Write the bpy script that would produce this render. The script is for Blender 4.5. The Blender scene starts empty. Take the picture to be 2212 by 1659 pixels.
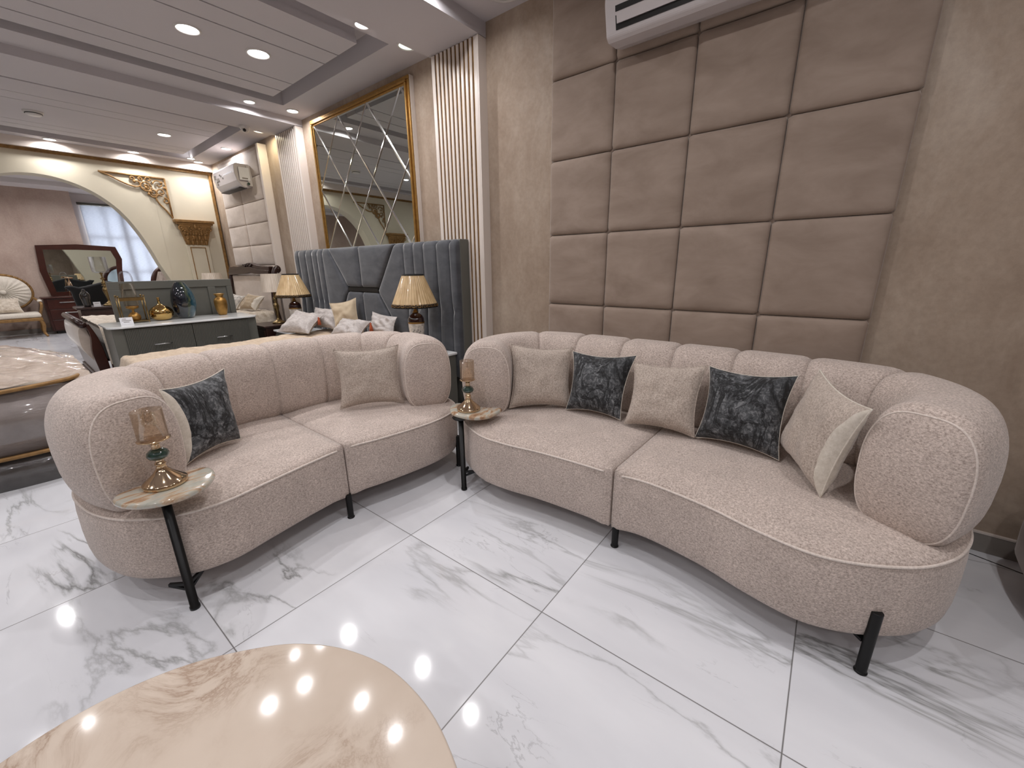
import bpy, math, random
from math import sin, cos, pi, radians, sqrt, atan2
from mathutils import Vector, Matrix, noise

random.seed(7)
scene = bpy.context.scene
COL = scene.collection

# ------------------------------------------------------------------ camera
EYE = 1.31
cam_d = bpy.data.cameras.new('camera')
cam_d.sensor_width = 36.0
cam_d.lens = 875.0 / 2212.0 * 36.0
cam_d.clip_start = 0.02
cam = bpy.data.objects.new('camera', cam_d)
COL.objects.link(cam)
R3 = ((0.6295, 0.2228, -0.7444), (-0.7769, 0.1657, -0.6074), (-0.0113, 0.9607, 0.2774))


def ortho():
    down = Vector((sin(.0118) * cos(atan2(253, 875)), cos(.0118) * cos(atan2(253, 875)), sin(atan2(253, 875))))
    up = -down
    y = Vector((-1119, -239.5, 875)).normalized()
    y = (y - y.dot(up) * up).normalized()
    x = y.cross(up)
    # rows of world<-cv ; blender camera axes: X=right, Y=-down, Z=-forward
    m = Matrix(((x[0], -x[1], -x[2]), (y[0], -y[1], -y[2]), (up[0], -up[1], -up[2])))
    return m


cam.matrix_world = Matrix.Translation((0, 0, EYE)) @ ortho().to_4x4()
scene.camera = cam

# ------------------------------------------------------------------ world, exposure
w = bpy.data.worlds.new('world')
w.use_nodes = True
w.node_tree.nodes['Background'].inputs[0].default_value = (0.8, 0.85, 1.0, 1)
w.node_tree.nodes['Background'].inputs[1].default_value = 0.15
scene.world = w
scene.view_settings.view_transform = 'Standard'
scene.view_settings.look = 'None'
scene.view_settings.gamma = 1.0
scene.view_settings.use_curve_mapping = False
scene.view_settings.exposure = EXPO = 0.0
LAMP_W = 9.0


# ------------------------------------------------------------------ mesh helpers
def woff(p):
    v = Vector((0, 0, 0))
    while p is not None:
        v += p.location
        p = p.parent
    return v


def obj(name, verts, faces, m=None, parent=None, smooth=True, bevel=0, seg=2, mats=None, fm=None):
    me = bpy.data.meshes.new(name)
    o0 = woff(parent)
    me.from_pydata([(v[0] - o0[0], v[1] - o0[1], v[2] - o0[2]) for v in verts], [], faces)
    if mats:
        for q in mats:
            me.materials.append(q)
        if fm:
            for p, i in zip(me.polygons, fm):
                p.material_index = i
    elif m:
        me.materials.append(m)
    if smooth:
        for p in me.polygons:
            p.use_smooth = True
    me.update()
    o = bpy.data.objects.new(name, me)
    COL.objects.link(o)
    if parent is not None:
        o.parent = parent
    if bevel:
        b = o.modifiers.new('bevel', 'BEVEL')
        b.width = bevel
        b.segments = seg
        b.limit_method = 'ANGLE'
        b.angle_limit = radians(40)
    return o


class B:
    """collects shapes into one mesh"""

    def __init__(s):
        s.v = []
        s.f = []

    def add(s, v, f):
        n = len(s.v)
        s.v += [tuple(q) for q in v]
        s.f += [tuple(i + n for i in q) for q in f]
        return s

    def box(s, x0, x1, y0, y1, z0, z1):
        v = [(x0, y0, z0), (x1, y0, z0), (x1, y1, z0), (x0, y1, z0), (x0, y0, z1), (x1, y0, z1), (x1, y1, z1), (x0, y1, z1)]
        return s.add(v, [(0, 3, 2, 1), (4, 5, 6, 7), (0, 1, 5, 4), (1, 2, 6, 5), (2, 3, 7, 6), (3, 0, 4, 7)])

    def obox(s, c, ax, ay, az):
        """oriented box: centre, three half-axis vectors"""
        c, ax, ay, az = Vector(c), Vector(ax), Vector(ay), Vector(az)
        v = [c + i * ax + j * ay + k * az for k in (-1, 1) for i, j in ((-1, -1), (1, -1), (1, 1), (-1, 1))]
        return s.add(v, [(0, 3, 2, 1), (4, 5, 6, 7), (0, 1, 5, 4), (1, 2, 6, 5), (2, 3, 7, 6), (3, 0, 4, 7)])

    def bar(s, a, b, w, h=None):
        a, b = Vector(a), Vector(b)
        d = (b - a)
        L = d.length
        d.normalize()
        up = Vector((0, 0, 1)) if abs(d.z) < .9 else Vector((0, 1, 0))
        sd = d.cross(up).normalized()
        up = sd.cross(d)
        return s.obox((a + b) / 2, d * L / 2, sd * w / 2, up * (h or w) / 2)

    def tube(s, path, r, n=8, closed=False, caps=True):
        P = [Vector(p) for p in path]
        rs = r if isinstance(r, (list, tuple)) else [r] * len(P)
        N = len(P)
        v = []
        prev = None
        for i, p in enumerate(P):
            a = P[(i - 1) % N] if (closed or i > 0) else p
            b = P[(i + 1) % N] if (closed or i < N - 1) else p
            d = (b - a).normalized()
            if prev is None:
                up = Vector((0, 0, 1)) if abs(d.z) < .9 else Vector((1, 0, 0))
                sd = d.cross(up).normalized()
            else:
                sd = (prev - prev.dot(d) * d)
                sd = sd.normalized() if sd.length > 1e-6 else d.orthogonal().normalized()
            prev = sd
            u = sd.cross(d)
            for k in range(n):
                t = 2 * pi * k / n
                v.append(p + (sd * cos(t) + u * sin(t)) * rs[i])
        f = []
        for i in range(N if closed else N - 1):
            j = (i + 1) % N
            for k in range(n):
                k2 = (k + 1) % n
                f.append((i * n + k, j * n + k, j * n + k2, i * n + k2))
        if not closed and caps:
            f.append(tuple(range(n)))
            f.append(tuple((N - 1) * n + k for k in reversed(range(n))))
        return s.add(v, f)

    def lathe(s, prof, c=(0, 0, 0), n=32, caps=True):
        v = []
        for r, z in prof:
            for k in range(n):
                t = 2 * pi * k / n
                v.append((c[0] + r * cos(t), c[1] + r * sin(t), c[2] + z))
        f = []
        for i in range(len(prof) - 1):
            for k in range(n):
                k2 = (k + 1) % n
                f.append((i * n + k, i * n + k2, (i + 1) * n + k2, (i + 1) * n + k))
        if caps:
            f.append(tuple(reversed(range(n))))
            f.append(tuple((len(prof) - 1) * n + k for k in range(n)))
        return s.add(v, f)

    def prism(s, poly, lo, hi, axis='z'):
        """poly: 2D points, extruded along axis"""
        n = len(poly)
        v = []
        for h in (lo, hi):
            for a, b in poly:
                v.append((a, b, h) if axis == 'z' else ((h, a, b) if axis == 'x' else (a, h, b)))
        f = [tuple(reversed(range(n))), tuple(range(n, 2 * n))]
        for i in range(n):
            j = (i + 1) % n
            f.append((i, j, n + j, n + i))
        return s.add(v, f)

    def ball(s, c, r, n=12, sc=(1, 1, 1)):
        pr = [(max(1e-4, sin(pi * i / n)), -cos(pi * i / n)) for i in range(n + 1)]
        v = []
        f = []
        m = n * 2
        for q, z in pr:
            for k in range(m):
                t = 2 * pi * k / m
                v.append((c[0] + r * sc[0] * q * cos(t), c[1] + r * sc[1] * q * sin(t), c[2] + r * sc[2] * z))
        for i in range(n):
            for k in range(m):
                k2 = (k + 1) % m
                f.append((i * m + k, i * m + k2, (i + 1) * m + k2, (i + 1) * m + k))
        return s.add(v, f)

    def build(s, name, m=None, parent=None, smooth=False, bevel=0, seg=2, mats=None, fm=None):
        return obj(name, s.v, s.f, m, parent, smooth, bevel, seg, mats, fm)


def spline(pts, n, closed=False):
    """Catmull-Rom through pts, n samples per span"""
    P = [Vector(p) for p in pts]
    N = len(P)
    out = []
    for i in range(N if closed else N - 1):
        if closed:
            a, b, c, d = P[(i - 1) % N], P[i], P[(i + 1) % N], P[(i + 2) % N]
        else:
            a, b, c, d = P[max(0, i - 1)], P[i], P[i + 1], P[min(N - 1, i + 2)]
        for k in range(n):
            t = k / n
            out.append(0.5 * ((2 * b) + (c - a) * t + (2 * a - 5 * b + 4 * c - d) * t * t + (3 * b - a - 3 * c + d) * t ** 3))
    if not closed:
        out.append(P[-1])
    return out


def resample(P, n, closed=False):
    """n points evenly spaced along polyline"""
    Q = P + [P[0]] if closed else P
    L = [0]
    for i in range(1, len(Q)):
        L.append(L[-1] + (Q[i] - Q[i - 1]).length)
    T = L[-1]
    out = []
    j = 0
    m = n if closed else n - 1
    for k in range(n):
        s = T * k / m
        while j < len(L) - 2 and L[j + 1] < s:
            j += 1
        u = (s - L[j]) / max(1e-9, L[j + 1] - L[j])
        out.append(Q[j].lerp(Q[j + 1], min(1, max(0, u))))
    return out


def slab(outline, profile, zc_bot, zc_top, centre=None, kf=None):
    """rounded solid over a star-shaped outline. profile: (inset, z) from bottom to top"""
    n = len(outline)
    cx = centre[0] if centre else sum(p[0] for p in outline) / n
    cy = centre[1] if centre else sum(p[1] for p in outline) / n
    v = [(cx, cy, zc_bot)]
    for d, z in profile:
        for pi_, p in enumerate(outline):
            r = sqrt((p[0] - cx) ** 2 + (p[1] - cy) ** 2)
            t = max(.02, 1 - d * (kf[pi_] if kf and d < .05 else 1) / r)
            v.append((cx + (p[0] - cx) * t, cy + (p[1] - cy) * t, z))
    v.append((cx, cy, zc_top))
    f = [(0, 1 + (k + 1) % n, 1 + k) for k in range(n)]
    for i in range(len(profile) - 1):
        for k in range(n):
            k2 = (k + 1) % n
            f.append((1 + i * n + k, 1 + i * n + k2, 1 + (i + 1) * n + k2, 1 + (i + 1) * n + k))
    t = len(v) - 1
    o = 1 + (len(profile) - 1) * n
    f += [(t, o + k, o + (k + 1) % n) for k in range(n)]
    return v, f


def tag(o, label=None, cat=None, group=None, kind=None):
    if label:
        o['label'] = label
    if cat:
        o['category'] = cat
    if group:
        o['group'] = group
    if kind:
        o['kind'] = kind
    return o


def thing(name, label, cat, loc=(0, 0, 0), group=None):
    o = bpy.data.objects.new(name, None)
    o.empty_display_size = .05
    COL.objects.link(o)
    o.location = loc
    return tag(o, label, cat, group)


def struct(name, b, m, parent=None, smooth=False, bevel=0):
    o = b.build(name, m, parent, smooth, bevel)
    if parent is None:
        o['kind'] = 'structure'
    return o


def dup(o, parent=None):
    c = o.copy()
    COL.objects.link(c)
    if parent is not None:
        c.parent = parent
    for ch in list(o.children):
        dup(ch, c)
    return c


# ------------------------------------------------------------------ materials
def lin(c):
    return tuple(((x / 255) / 12.92 if x / 255 <= .04045 else ((x / 255 + .055) / 1.055) ** 2.4) for x in c) + (1,)


class NT:
    def __init__(s, name):
        s.m = bpy.data.materials.new(name)
        s.m.use_nodes = True
        s.n = s.m.node_tree.nodes
        s.l = s.m.node_tree.links
        s.bs = s.n['Principled BSDF']
        s._tc = None

    def add(s, t, **kw):
        q = s.n.new(t)
        for k, v in kw.items():
            setattr(q, k, v)
        return q

    def put(s, node, sock, val):
        if hasattr(val, 'is_output') or hasattr(val, 'links'):
            s.l.new(val, node.inputs[sock])
        else:
            node.inputs[sock].default_value = val

    def co(s, scale=None, rot=None, world=False):
        if world:
            g = s.add('ShaderNodeNewGeometry').outputs['Position']
        else:
            if not s._tc:
                s._tc = s.add('ShaderNodeTexCoord')
            g = s._tc.outputs['Object']
        if scale or rot:
            mp = s.add('ShaderNodeMapping')
            s.l.new(g, mp.inputs[0])
            if scale:
                mp.inputs['Scale'].default_value = scale
            if rot:
                mp.inputs['Rotation'].default_value = rot
            g = mp.outputs[0]
        return g

    def noise(s, scale, detail=3, rough=.5, dist=0, vec=None):
        q = s.add('ShaderNodeTexNoise')
        q.inputs['Scale'].default_value = scale
        q.inputs['Detail'].default_value = detail
        q.inputs['Roughness'].default_value = rough
        q.inputs['Distortion'].default_value = dist
        s.l.new(vec if vec is not None else s.co(), q.inputs['Vector'])
        return q.outputs['Fac']

    def ramp(s, fac, stops, interp='LINEAR'):
        q = s.add('ShaderNodeValToRGB')
        q.color_ramp.interpolation = interp
        e = q.color_ramp.elements
        while len(e) > 1:
            e.remove(e[-1])
        e[0].position = stops[0][0]
        e[0].color = stops[0][1]
        for p, c in stops[1:]:
            k = e.new(p)
            k.color = c
        s.l.new(fac, q.inputs[0])
        return q.outputs[0]

    def math(s, op, a, b=0.0, c=0.0, clamp=False):
        q = s.add('ShaderNodeMath', operation=op, use_clamp=clamp)
        s.put(q, 0, a)
        s.put(q, 1, b)
        s.put(q, 2, c)
        return q.outputs[0]

    def mix(s, fac, a, b, mode='MIX'):
        q = s.add('ShaderNodeMix', data_type='RGBA', blend_type=mode)
        s.put(q, 0, fac)
        s.put(q, 6, a)
        s.put(q, 7, b)
        return q.outputs[2]

    def bump(s, h, strength=.3, dist=.01):
        q = s.add('ShaderNodeBump')
        q.inputs['Strength'].default_value = strength
        q.inputs['Distance'].default_value = dist
        s.l.new(h, q.inputs['Height'])
        s.l.new(q.outputs[0], s.bs.inputs['Normal'])

    def set(s, **kw):
        for k, v in kw.items():
            s.put(s.bs, {'base': 'Base Color', 'rough': 'Roughness', 'metal': 'Metallic', 'spec': 'Specular IOR Level', 'sheen': 'Sheen Weight',
                         'coat': 'Coat Weight', 'trans': 'Transmission Weight', 'ior': 'IOR', 'alpha': 'Alpha', 'emit': 'Emission Color',
                         'es': 'Emission Strength', 'sss': 'Subsurface Weight', 'sheenr': 'Sheen Roughness', 'coatr': 'Coat Roughness'}[k], v)
        return s


def plain(name, c, rough=.5, metal=0, var=.06, vs=6, bump=0, bs=80, **kw):
    """simple surface with a little procedural variation"""
    t = NT(name)
    c = lin(c)
    lo = tuple(x * (1 - var) for x in c[:3]) + (1,)
    hi = tuple(min(1, x * (1 + var)) for x in c[:3]) + (1,)
    t.set(base=t.ramp(t.noise(vs), [(.3, lo), (.7, hi)]), rough=rough, metal=metal, **kw)
    if bump:
        t.bump(t.noise(bs, 2), bump, .002)
    return t.m


def fabric(name, c1, c2, scale=150, big=9, mot=.12, rough=.95, bump=.35, sheen=.25, stretch=(1, 1, 1)):
    t = NT(name)
    a = t.noise(scale, 5, .78, .2, t.co(stretch))
    b = t.noise(big, 3, .6)
    col = t.ramp(a, [(.34, lin(c1)), (.66, lin(c2))])
    k = t.ramp(b, [(.3, (1 - mot,) * 3 + (1,)), (.7, (1,) * 3 + (1,))])
    t.set(base=t.mix(1.0, col, k, 'MULTIPLY'), rough=rough, sheen=sheen, sheenr=.5)
    t.bump(a, bump, .003)
    return t.m


MT = {}
MT['sofa'] = fabric('sofa_boucle_fabric', (150, 134, 124), (230, 214, 204), 130, 7, .13, stretch=(1, 1, 1.5))
MT['sofa_pipe'] = fabric('sofa_piping_fabric', (204, 190, 180), (234, 222, 213), 120, 7, .05)
MT['cush'] = fabric('beige_cushion_fabric', (148, 133, 121), (216, 202, 190), 140, 9, .10)
MT['cush_back'] = fabric('ivory_cushion_backing', (205, 196, 182), (226, 218, 206), 60, 8, .06, bump=.1)


def marble_print():
    t = NT('dark_marble_print_fabric')
    base = t.ramp(t.noise(42, 6, .75, .8), [(.34, lin((36, 38, 41))), (.5, lin((84, 86, 89))), (.64, lin((150, 152, 154)))])
    n = t.noise(6.5, 9, .66, 1.3, t.co((1, 1.0, .55), (0.3, .2, .5)))
    v = t.math('ABSOLUTE', t.math('SUBTRACT', n, .5))
    vein = t.ramp(v, [(0, (0, 0, 0, 1)), (.014, (.12, .12, .14, 1)), (.05, (1, 1, 1, 1))])
    big = t.ramp(t.noise(3.2, 3, .5), [(.35, (.42, .42, .43, 1)), (.65, (1, 1, 1, 1))])
    t.set(base=t.mix(1, t.mix(1, base, vein, 'MULTIPLY'), big, 'MULTIPLY'), rough=.75, sheen=.15)
    t.bump(t.noise(300, 2), .1, .001)
    return t.m


MT['marble_print'] = marble_print()


def floor_mat():
    t = NT('white_veined_marble_tiles')
    S = .8
    g = t.co(world=True)
    mp = t.add('ShaderNodeMapping')
    mp.vector_type = 'TEXTURE'
    mp.inputs['Location'].default_value = (1.0637, .7301, 0)
    mp.inputs['Rotation'].default_value = (0, 0, radians(1.42))
    mp.inputs['Scale'].default_value = (S, S, S)
    t.l.new(g, mp.inputs[0])
    sep = t.add('ShaderNodeSeparateXYZ')
    t.l.new(mp.outputs[0], sep.inputs[0])
    fx = t.math('FRACT', sep.outputs[0])
    fy = t.math('FRACT', sep.outputs[1])

    def edge(f):
        return t.math('MINIMUM', f, t.math('SUBTRACT', 1.0, f))
    e = t.math('MINIMUM', edge(fx), edge(fy))
    grout = t.ramp(e, [(0, (0, 0, 0, 1)), (.0016, (0, 0, 0, 1)), (.0028, (1, 1, 1, 1))])
    ix = t.math('FLOOR', sep.outputs[0])
    iy = t.math('FLOOR', sep.outputs[1])
    cmb = t.add('ShaderNodeCombineXYZ')
    t.l.new(ix, cmb.inputs[0])
    t.l.new(iy, cmb.inputs[1])
    wn = t.add('ShaderNodeTexWhiteNoise')
    t.l.new(cmb.outputs[0], wn.inputs['Vector'])
    sc = t.add('ShaderNodeVectorMath', operation='SCALE')
    t.l.new(wn.outputs['Color'], sc.inputs[0])
    sc.inputs['Scale'].default_value = 17
    ad = t.add('ShaderNodeVectorMath', operation='ADD')
    t.l.new(mp.outputs[0], ad.inputs[0])
    t.l.new(sc.outputs[0], ad.inputs[1])
    m2 = t.add('ShaderNodeMapping')
    m2.inputs['Rotation'].default_value = (0, 0, radians(28))
    m2.inputs['Scale'].default_value = (1.15, .34, 1)
    t.l.new(ad.outputs[0], m2.inputs[0])
    vec = m2.outputs[0]
    n1 = t.noise(1.7, 7, .55, .55, vec)
    v1 = t.math('ABSOLUTE', t.math('SUBTRACT', n1, .5))
    mask = t.ramp(t.noise(1.4, 2, .5, 0, vec), [(.47, (0, 0, 0, 1)), (.63, (1, 1, 1, 1))])
    thin = t.ramp(v1, [(0, (1, 1, 1, 1)), (.006, (.55, .55, .55, 1)), (.018, (0, 0, 0, 1))])
    wide = t.ramp(v1, [(0, (1, 1, 1, 1)), (.03, (0, 0, 0, 1))])
    n2 = t.noise(3.4, 8, .6, .8, vec)
    v2 = t.math('ABSOLUTE', t.math('SUBTRACT', n2, .5))
    thin2 = t.ramp(v2, [(0, (1, 1, 1, 1)), (.007, (0, 0, 0, 1))])
    mask2 = t.ramp(t.noise(2.2, 2, .5, 0, ad.outputs[0]), [(.55, (0, 0, 0, 1)), (.68, (1, 1, 1, 1))])
    cloud = t.ramp(t.noise(2.5, 4, .5, 0, vec), [(.3, lin((214, 215, 220))), (.7, lin((232, 233, 237)))])
    c = t.mix(t.math('MULTIPLY', t.math('MULTIPLY', wide, mask), .30), cloud, lin((160, 163, 163)))
    c = t.mix(t.math('MULTIPLY', t.math('MULTIPLY', thin, mask), .8), c, lin((120, 120, 118)))
    c = t.mix(t.math('MULTIPLY', t.math('MULTIPLY', thin2, mask2), .4), c, lin((128, 128, 130)))
    c = t.mix(grout, lin((72, 66, 62)), c)
    t.set(base=c, rough=t.mix(grout, (.6, .6, .6, 1), (.07, .07, .07, 1)), spec=.45)
    return t.m


MT['floor'] = floor_mat()


def wall_mat(name, c1, c2, c3, sc=3.0):
    t = NT(name)
    n = t.noise(sc, 8, .68, .3, t.co((1, 1, .6)))
    f = t.noise(38, 4, .7)
    col = t.ramp(n, [(.3, lin(c1)), (.5, lin(c2)), (.72, lin(c3))])
    fl = t.ramp(f, [(.35, (.9, .9, .9, 1)), (.6, (1, 1, 1, 1))])
    t.set(base=t.mix(1, col, fl, 'MULTIPLY'), rough=t.ramp(n, [(.4, (.75,) * 3 + (1,)), (.65, (.42,) * 3 + (1,))]), spec=.4)
    t.bump(f, .12, .003)
    return t.m


MT['wallpaper'] = wall_mat('mottled_beige_wallpaper', (150, 131, 114), (166, 148, 131), (182, 166, 150))
MT['wall_pink'] = wall_mat('mottled_rosy_beige_wallpaper', (170, 148, 136), (186, 165, 153), (200, 182, 170), 1.6)
MT['wall_cream'] = plain('cream_painted_plaster', (206, 198, 178), .6, 0, .02, 3)
MT['ceiling'] = plain('white_painted_gypsum', (190, 186, 189), .85, 0, .015, 2)
MT['ceiling_far'] = plain('white_gypsum_back_room', (205, 200, 200), .85, 0, .015, 2)
MT['white_trim'] = plain('white_lacquered_trim', (218, 208, 200), .35, 0, .02, 4)
MT['skirt'] = plain('dark_grey_skirting_tile', (142, 136, 130), .25, 0, .15, 5)
MT['gold'] = plain('brushed_gold_leaf', (160, 122, 66), .38, .8, .15, 30)
MT['gold_matt'] = plain('antique_gold_paint', (140, 106, 62), .5, .3, .25, 25, .2, 120)
MT['gold_polish'] = plain('polished_champagne_gold', (214, 190, 158), .08, 1.0, .02, 4)
MT['gold_bright'] = plain('mirror_gold', (196, 164, 104), .06, 1.0, .04, 8)
MT['brass'] = plain('aged_brass', (132, 112, 76), .25, .9, .12, 30)
MT['black_metal'] = plain('black_powder_coated_steel', (20, 20, 21), .38, .3, .1, 20)
MT['grey_lacquer'] = plain('grey_green_lacquer', (98, 98, 92), .4, 0, .04, 4)
MT['grey_lacquer_dk'] = plain('grey_lacquer_drawer_front', (82, 82, 77), .45, 0, .04, 4)
MT['chrome'] = plain('brushed_chrome', (200, 200, 200), .2, 1, .03, 10)
MT['white_marble'] = plain('white_polished_stone', (225, 227, 228), .1, 0, .04, 3)
MT['dark_wood'] = plain('dark_walnut_wood', (46, 26, 22), .3, 0, .25, 12)
MT['red_wood'] = plain('red_mahogany_wood', (58, 25, 17), .28, 0, .2, 9)
MT['ac_white'] = plain('white_appliance_plastic', (200, 194, 194), .3, 0, .02, 3)
MT['ac_dark'] = plain('dark_vent_plastic', (18, 17, 17), .5, 0, .05, 9)
MT['black'] = plain('black_velvet', (12, 12, 13), .8, 0, .2, 10)
MT['candle_glass'] = None


def velvet(name, c1, c2, sc=3.5):
    t = NT(name)
    n = t.noise(sc, 4, .6, .4, t.co((1, 1, 2.2)))
    t.set(base=t.ramp(n, [(.3, lin(c1)), (.7, lin(c2))]), rough=.7, sheen=.6, sheenr=.35, spec=.25)
    t.bump(t.noise(260, 2), .06, .001)
    return t.m


MT['velvet_beige'] = velvet('beige_velvet_upholstery', (138, 121, 108), (160, 143, 130))
MT['velvet_light'] = velvet('pale_beige_velvet', (180, 165, 152), (200, 186, 174))
MT['velvet_grey'] = velvet('slate_grey_velvet', (68, 70, 75), (86, 88, 93), 5)
MT['bedspread'] = fabric('crumpled_champagne_bedspread', (184, 160, 134), (216, 196, 172), 26, 5, .1, .8, .9, .2, (1, .35, 1))
MT['tan_velvet'] = velvet('tan_velvet_pillow', (172, 154, 130), (192, 176, 150))
MT['leaf'] = fabric('white_leaf_print_cotton', (120, 116, 112), (228, 222, 214), 22, 5, .06, .8, .1, .1)
MT['tan_stripe'] = fabric('tan_striped_weave', (140, 120, 96), (190, 172, 146), 60, 5, .06, .8, .1, .1, (1, 1, 8))
MT['bed_cream'] = fabric('cream_patterned_bedspread', (176, 160, 140), (226, 216, 202), 22, 5, .1, .8, .5, .2)


def plastic_wrap(name, c1, c2, bs=.4):
    t = NT(name)
    n = t.noise(16, 6, .65, 1.2, t.co((.5, 3, 1), (0, 0, .5)))
    t.set(base=t.ramp(t.noise(7, 3), [(.3, lin(c1)), (.7, lin(c2))]), rough=.12, coat=1.0, coatr=.05)
    t.bump(n, bs, .012)
    return t.m


MT['wrap'] = plastic_wrap('plastic_wrapped_upholstery', (176, 158, 142), (206, 190, 176), 1.0)
MT['wrap_grey'] = plastic_wrap('plastic_wrapped_grey_fabric', (120, 112, 108), (140, 131, 127))
MT['wrap_dark'] = plastic_wrap('plastic_skirt_film', (66, 62, 60), (92, 88, 86))
MT['wrap_pillow'] = fabric('bagged_grey_linen', (160, 152, 148), (196, 188, 184), 60, 6, .1, .45, .5, .1, (1, .4, 1))


def stone_table():
    t = NT('cream_marble_tabletop')
    n = t.noise(5, 9, .68, .9)
    v = t.math('ABSOLUTE', t.math('SUBTRACT', n, .5))
    vein = t.ramp(v, [(0, lin((172, 150, 132))), (.02, lin((194, 176, 160))), (.08, lin((212, 197, 182)))])
    cl = t.ramp(t.noise(2.2, 5, .6), [(.35, (.88, .86, .84, 1)), (.65, (1, 1, 1, 1))])
    mk = t.ramp(t.noise(3, 3, .5), [(.42, (0, 0, 0, 1)), (.62, (1, 1, 1, 1))])
    t.set(base=t.mix(1, t.mix(mk, lin((212, 197, 182)), vein), cl, 'MULTIPLY'), rough=.1)
    return t.m


MT['table_stone'] = stone_table()


def onyx():
    t = NT('banded_onyx_tabletop')
    n = t.noise(7, 6, .6, 1.2, t.co((1.0, 3.2, 1), (0, 0, .35)))
    t.set(base=t.ramp(n, [(.30, lin((126, 88, 60))), (.40, lin((168, 134, 104))), (.46, lin((190, 170, 146))), (.52, lin((186, 182, 170))), (.66, lin((168, 168, 156))), (.74, lin((204, 200, 188)))]), rough=.1, coat=.5)
    return t.m


MT['onyx'] = onyx()


def glass(name, c, rough=.0, tint=1.0):
    t = NT(name)
    t.set(base=c, trans=1.0, rough=rough, ior=1.45)
    return t.m


def thin_glass(name, c, a):
    """thin tinted glass: clear film with a glossy surface"""
    t = NT(name)
    out = t.n['Material Output']
    tr = t.add('ShaderNodeBsdfTransparent')
    tr.inputs[0].default_value = c
    gl = t.add('ShaderNodeBsdfGlossy')
    gl.inputs['Roughness'].default_value = .03
    lw = t.add('ShaderNodeLayerWeight')
    lw.inputs[0].default_value = .25
    mx = t.add('ShaderNodeMixShader')
    t.l.new(t.math('ADD', t.math('MULTIPLY', lw.outputs['Fresnel'], .45), a), mx.inputs[0])
    t.l.new(tr.outputs[0], mx.inputs[1])
    t.l.new(gl.outputs[0], mx.inputs[2])
    t.l.new(mx.outputs[0], out.inputs['Surface'])
    t.n.remove(t.bs)
    return t.m


MT['amber_glass'] = thin_glass('amber_tinted_glass', (.972, .925, .865, 1), .012)
MT['clear_glass'] = thin_glass('clear_glass', (.97, .97, .97, 1), .04)
MT['mirror'] = plain('silvered_mirror_glass', (205, 210, 206), .01, 1.0, 0, 1)
MT['bevel_glass'] = plain('bevelled_mirror_strip', (214, 216, 214), .12, 1.0, 0, 1)
MT['jade'] = plain('dark_green_jade', (38, 62, 54), .08, 0, .3, 40, coat=1.0)


MT['jade_black'] = plain('smoky_black_glass', (22, 20, 22), .08, 0, .3, 40, coat=1.0)


def blue_vase():
    t = NT('teal_and_black_art_glass')
    g = t.co()
    sep = t.add('ShaderNodeSeparateXYZ')
    t.l.new(g, sep.inputs[0])
    n = t.math('ADD', t.math('MULTIPLY', sep.outputs[0], 4.0), t.math('MULTIPLY', t.noise(6, 3), .5))
    c = t.ramp(n, [(.0, lin((16, 20, 30))), (.24, lin((26, 38, 44))), (.32, lin((58, 68, 48))), (.42, lin((26, 56, 68))), (.7, lin((60, 104, 124)))])
    t.set(base=c, rough=.04, coat=1.0)
    return t.m


MT['blue_glass'] = blue_vase()


def emis(name, c, s):
    t = NT(name)
    t.set(base=c, emit=c, es=s, rough=.4)
    return t.m


MT['lamp_on'] = emis('lit_downlight_lens', (1, .97, .95, 1), 14)
MT['lamp_warm'] = emis('lit_warm_downlight_lens', (1, .93, .72, 1), 14)
MT['lamp_dim'] = emis('faintly_lit_frosted_lens', (.93, 1, .9, 1), .9)
MT['lamp_off'] = plain('unlit_downlight_lens', (196, 198, 190), .15, 0, .1, 60)
MT['rim'] = plain('white_downlight_rim', (200, 196, 194), .35, 0, .02, 4)


def blind_mat():
    t = NT('daylit_roller_blind_fabric')
    g = t.co(world=True)
    s = t.add('ShaderNodeSeparateXYZ')
    t.l.new(g, s.inputs[0])
    w = t.noise(70, 3, .6, 0, t.co((.3, 1, 2)))
    c = t.ramp(w, [(.3, lin((196, 200, 208))), (.7, lin((218, 221, 228)))])
    t.set(base=c, rough=.9)
    tl = t.add('ShaderNodeBsdfTranslucent')
    t.l.new(c, tl.inputs[0])
    mx = t.add('ShaderNodeMixShader')
    mx.inputs[0].default_value = .5
    t.l.new(t.bs.outputs[0], mx.inputs[1])
    t.l.new(tl.outputs[0], mx.inputs[2])
    t.l.new(mx.outputs[0], t.n['Material Output'].inputs['Surface'])
    return t.m


MT['blind'] = blind_mat()


def pleat(name, c1, c2):
    t = NT(name)
    t.set(base=t.ramp(t.noise(30, 2, .5, 0, t.co((1, 1, .1))), [(.3, lin(c1)), (.7, lin(c2))]), rough=.5, coat=.7, coatr=.1)
    return t.m


MT['shade'] = pleat('pleated_gold_silk_shade', (184, 154, 110), (212, 184, 140))
MT['shade_w'] = pleat('pleated_pale_shade', (200, 186, 170), (222, 210, 196))
MT['shade_dark'] = pleat('pleated_taupe_shade', (150, 134, 124), (176, 160, 150))
MT['porcelain'] = plain('painted_porcelain', (214, 206, 196), .12, 0, .3, 45, coat=1)
MT['burgundy'] = plain('burgundy_glaze', (44, 14, 14), .08, 0, .1, 9, coat=1)
MT['paper'] = plain('white_price_card', (226, 226, 230), .6, 0, .02, 20)
MT['tassel'] = plain('rust_orange_tassel_thread', (170, 84, 54), .8, 0, .2, 60, .4, 200)

# ================================================================== SETTING
XW = 2.638      # right wall plane
YA = 8.57       # arch wall plane
ZS = 2.97       # soffit height
XL, YB = -5.2, -4.2   # left and back limits of the showroom

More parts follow.
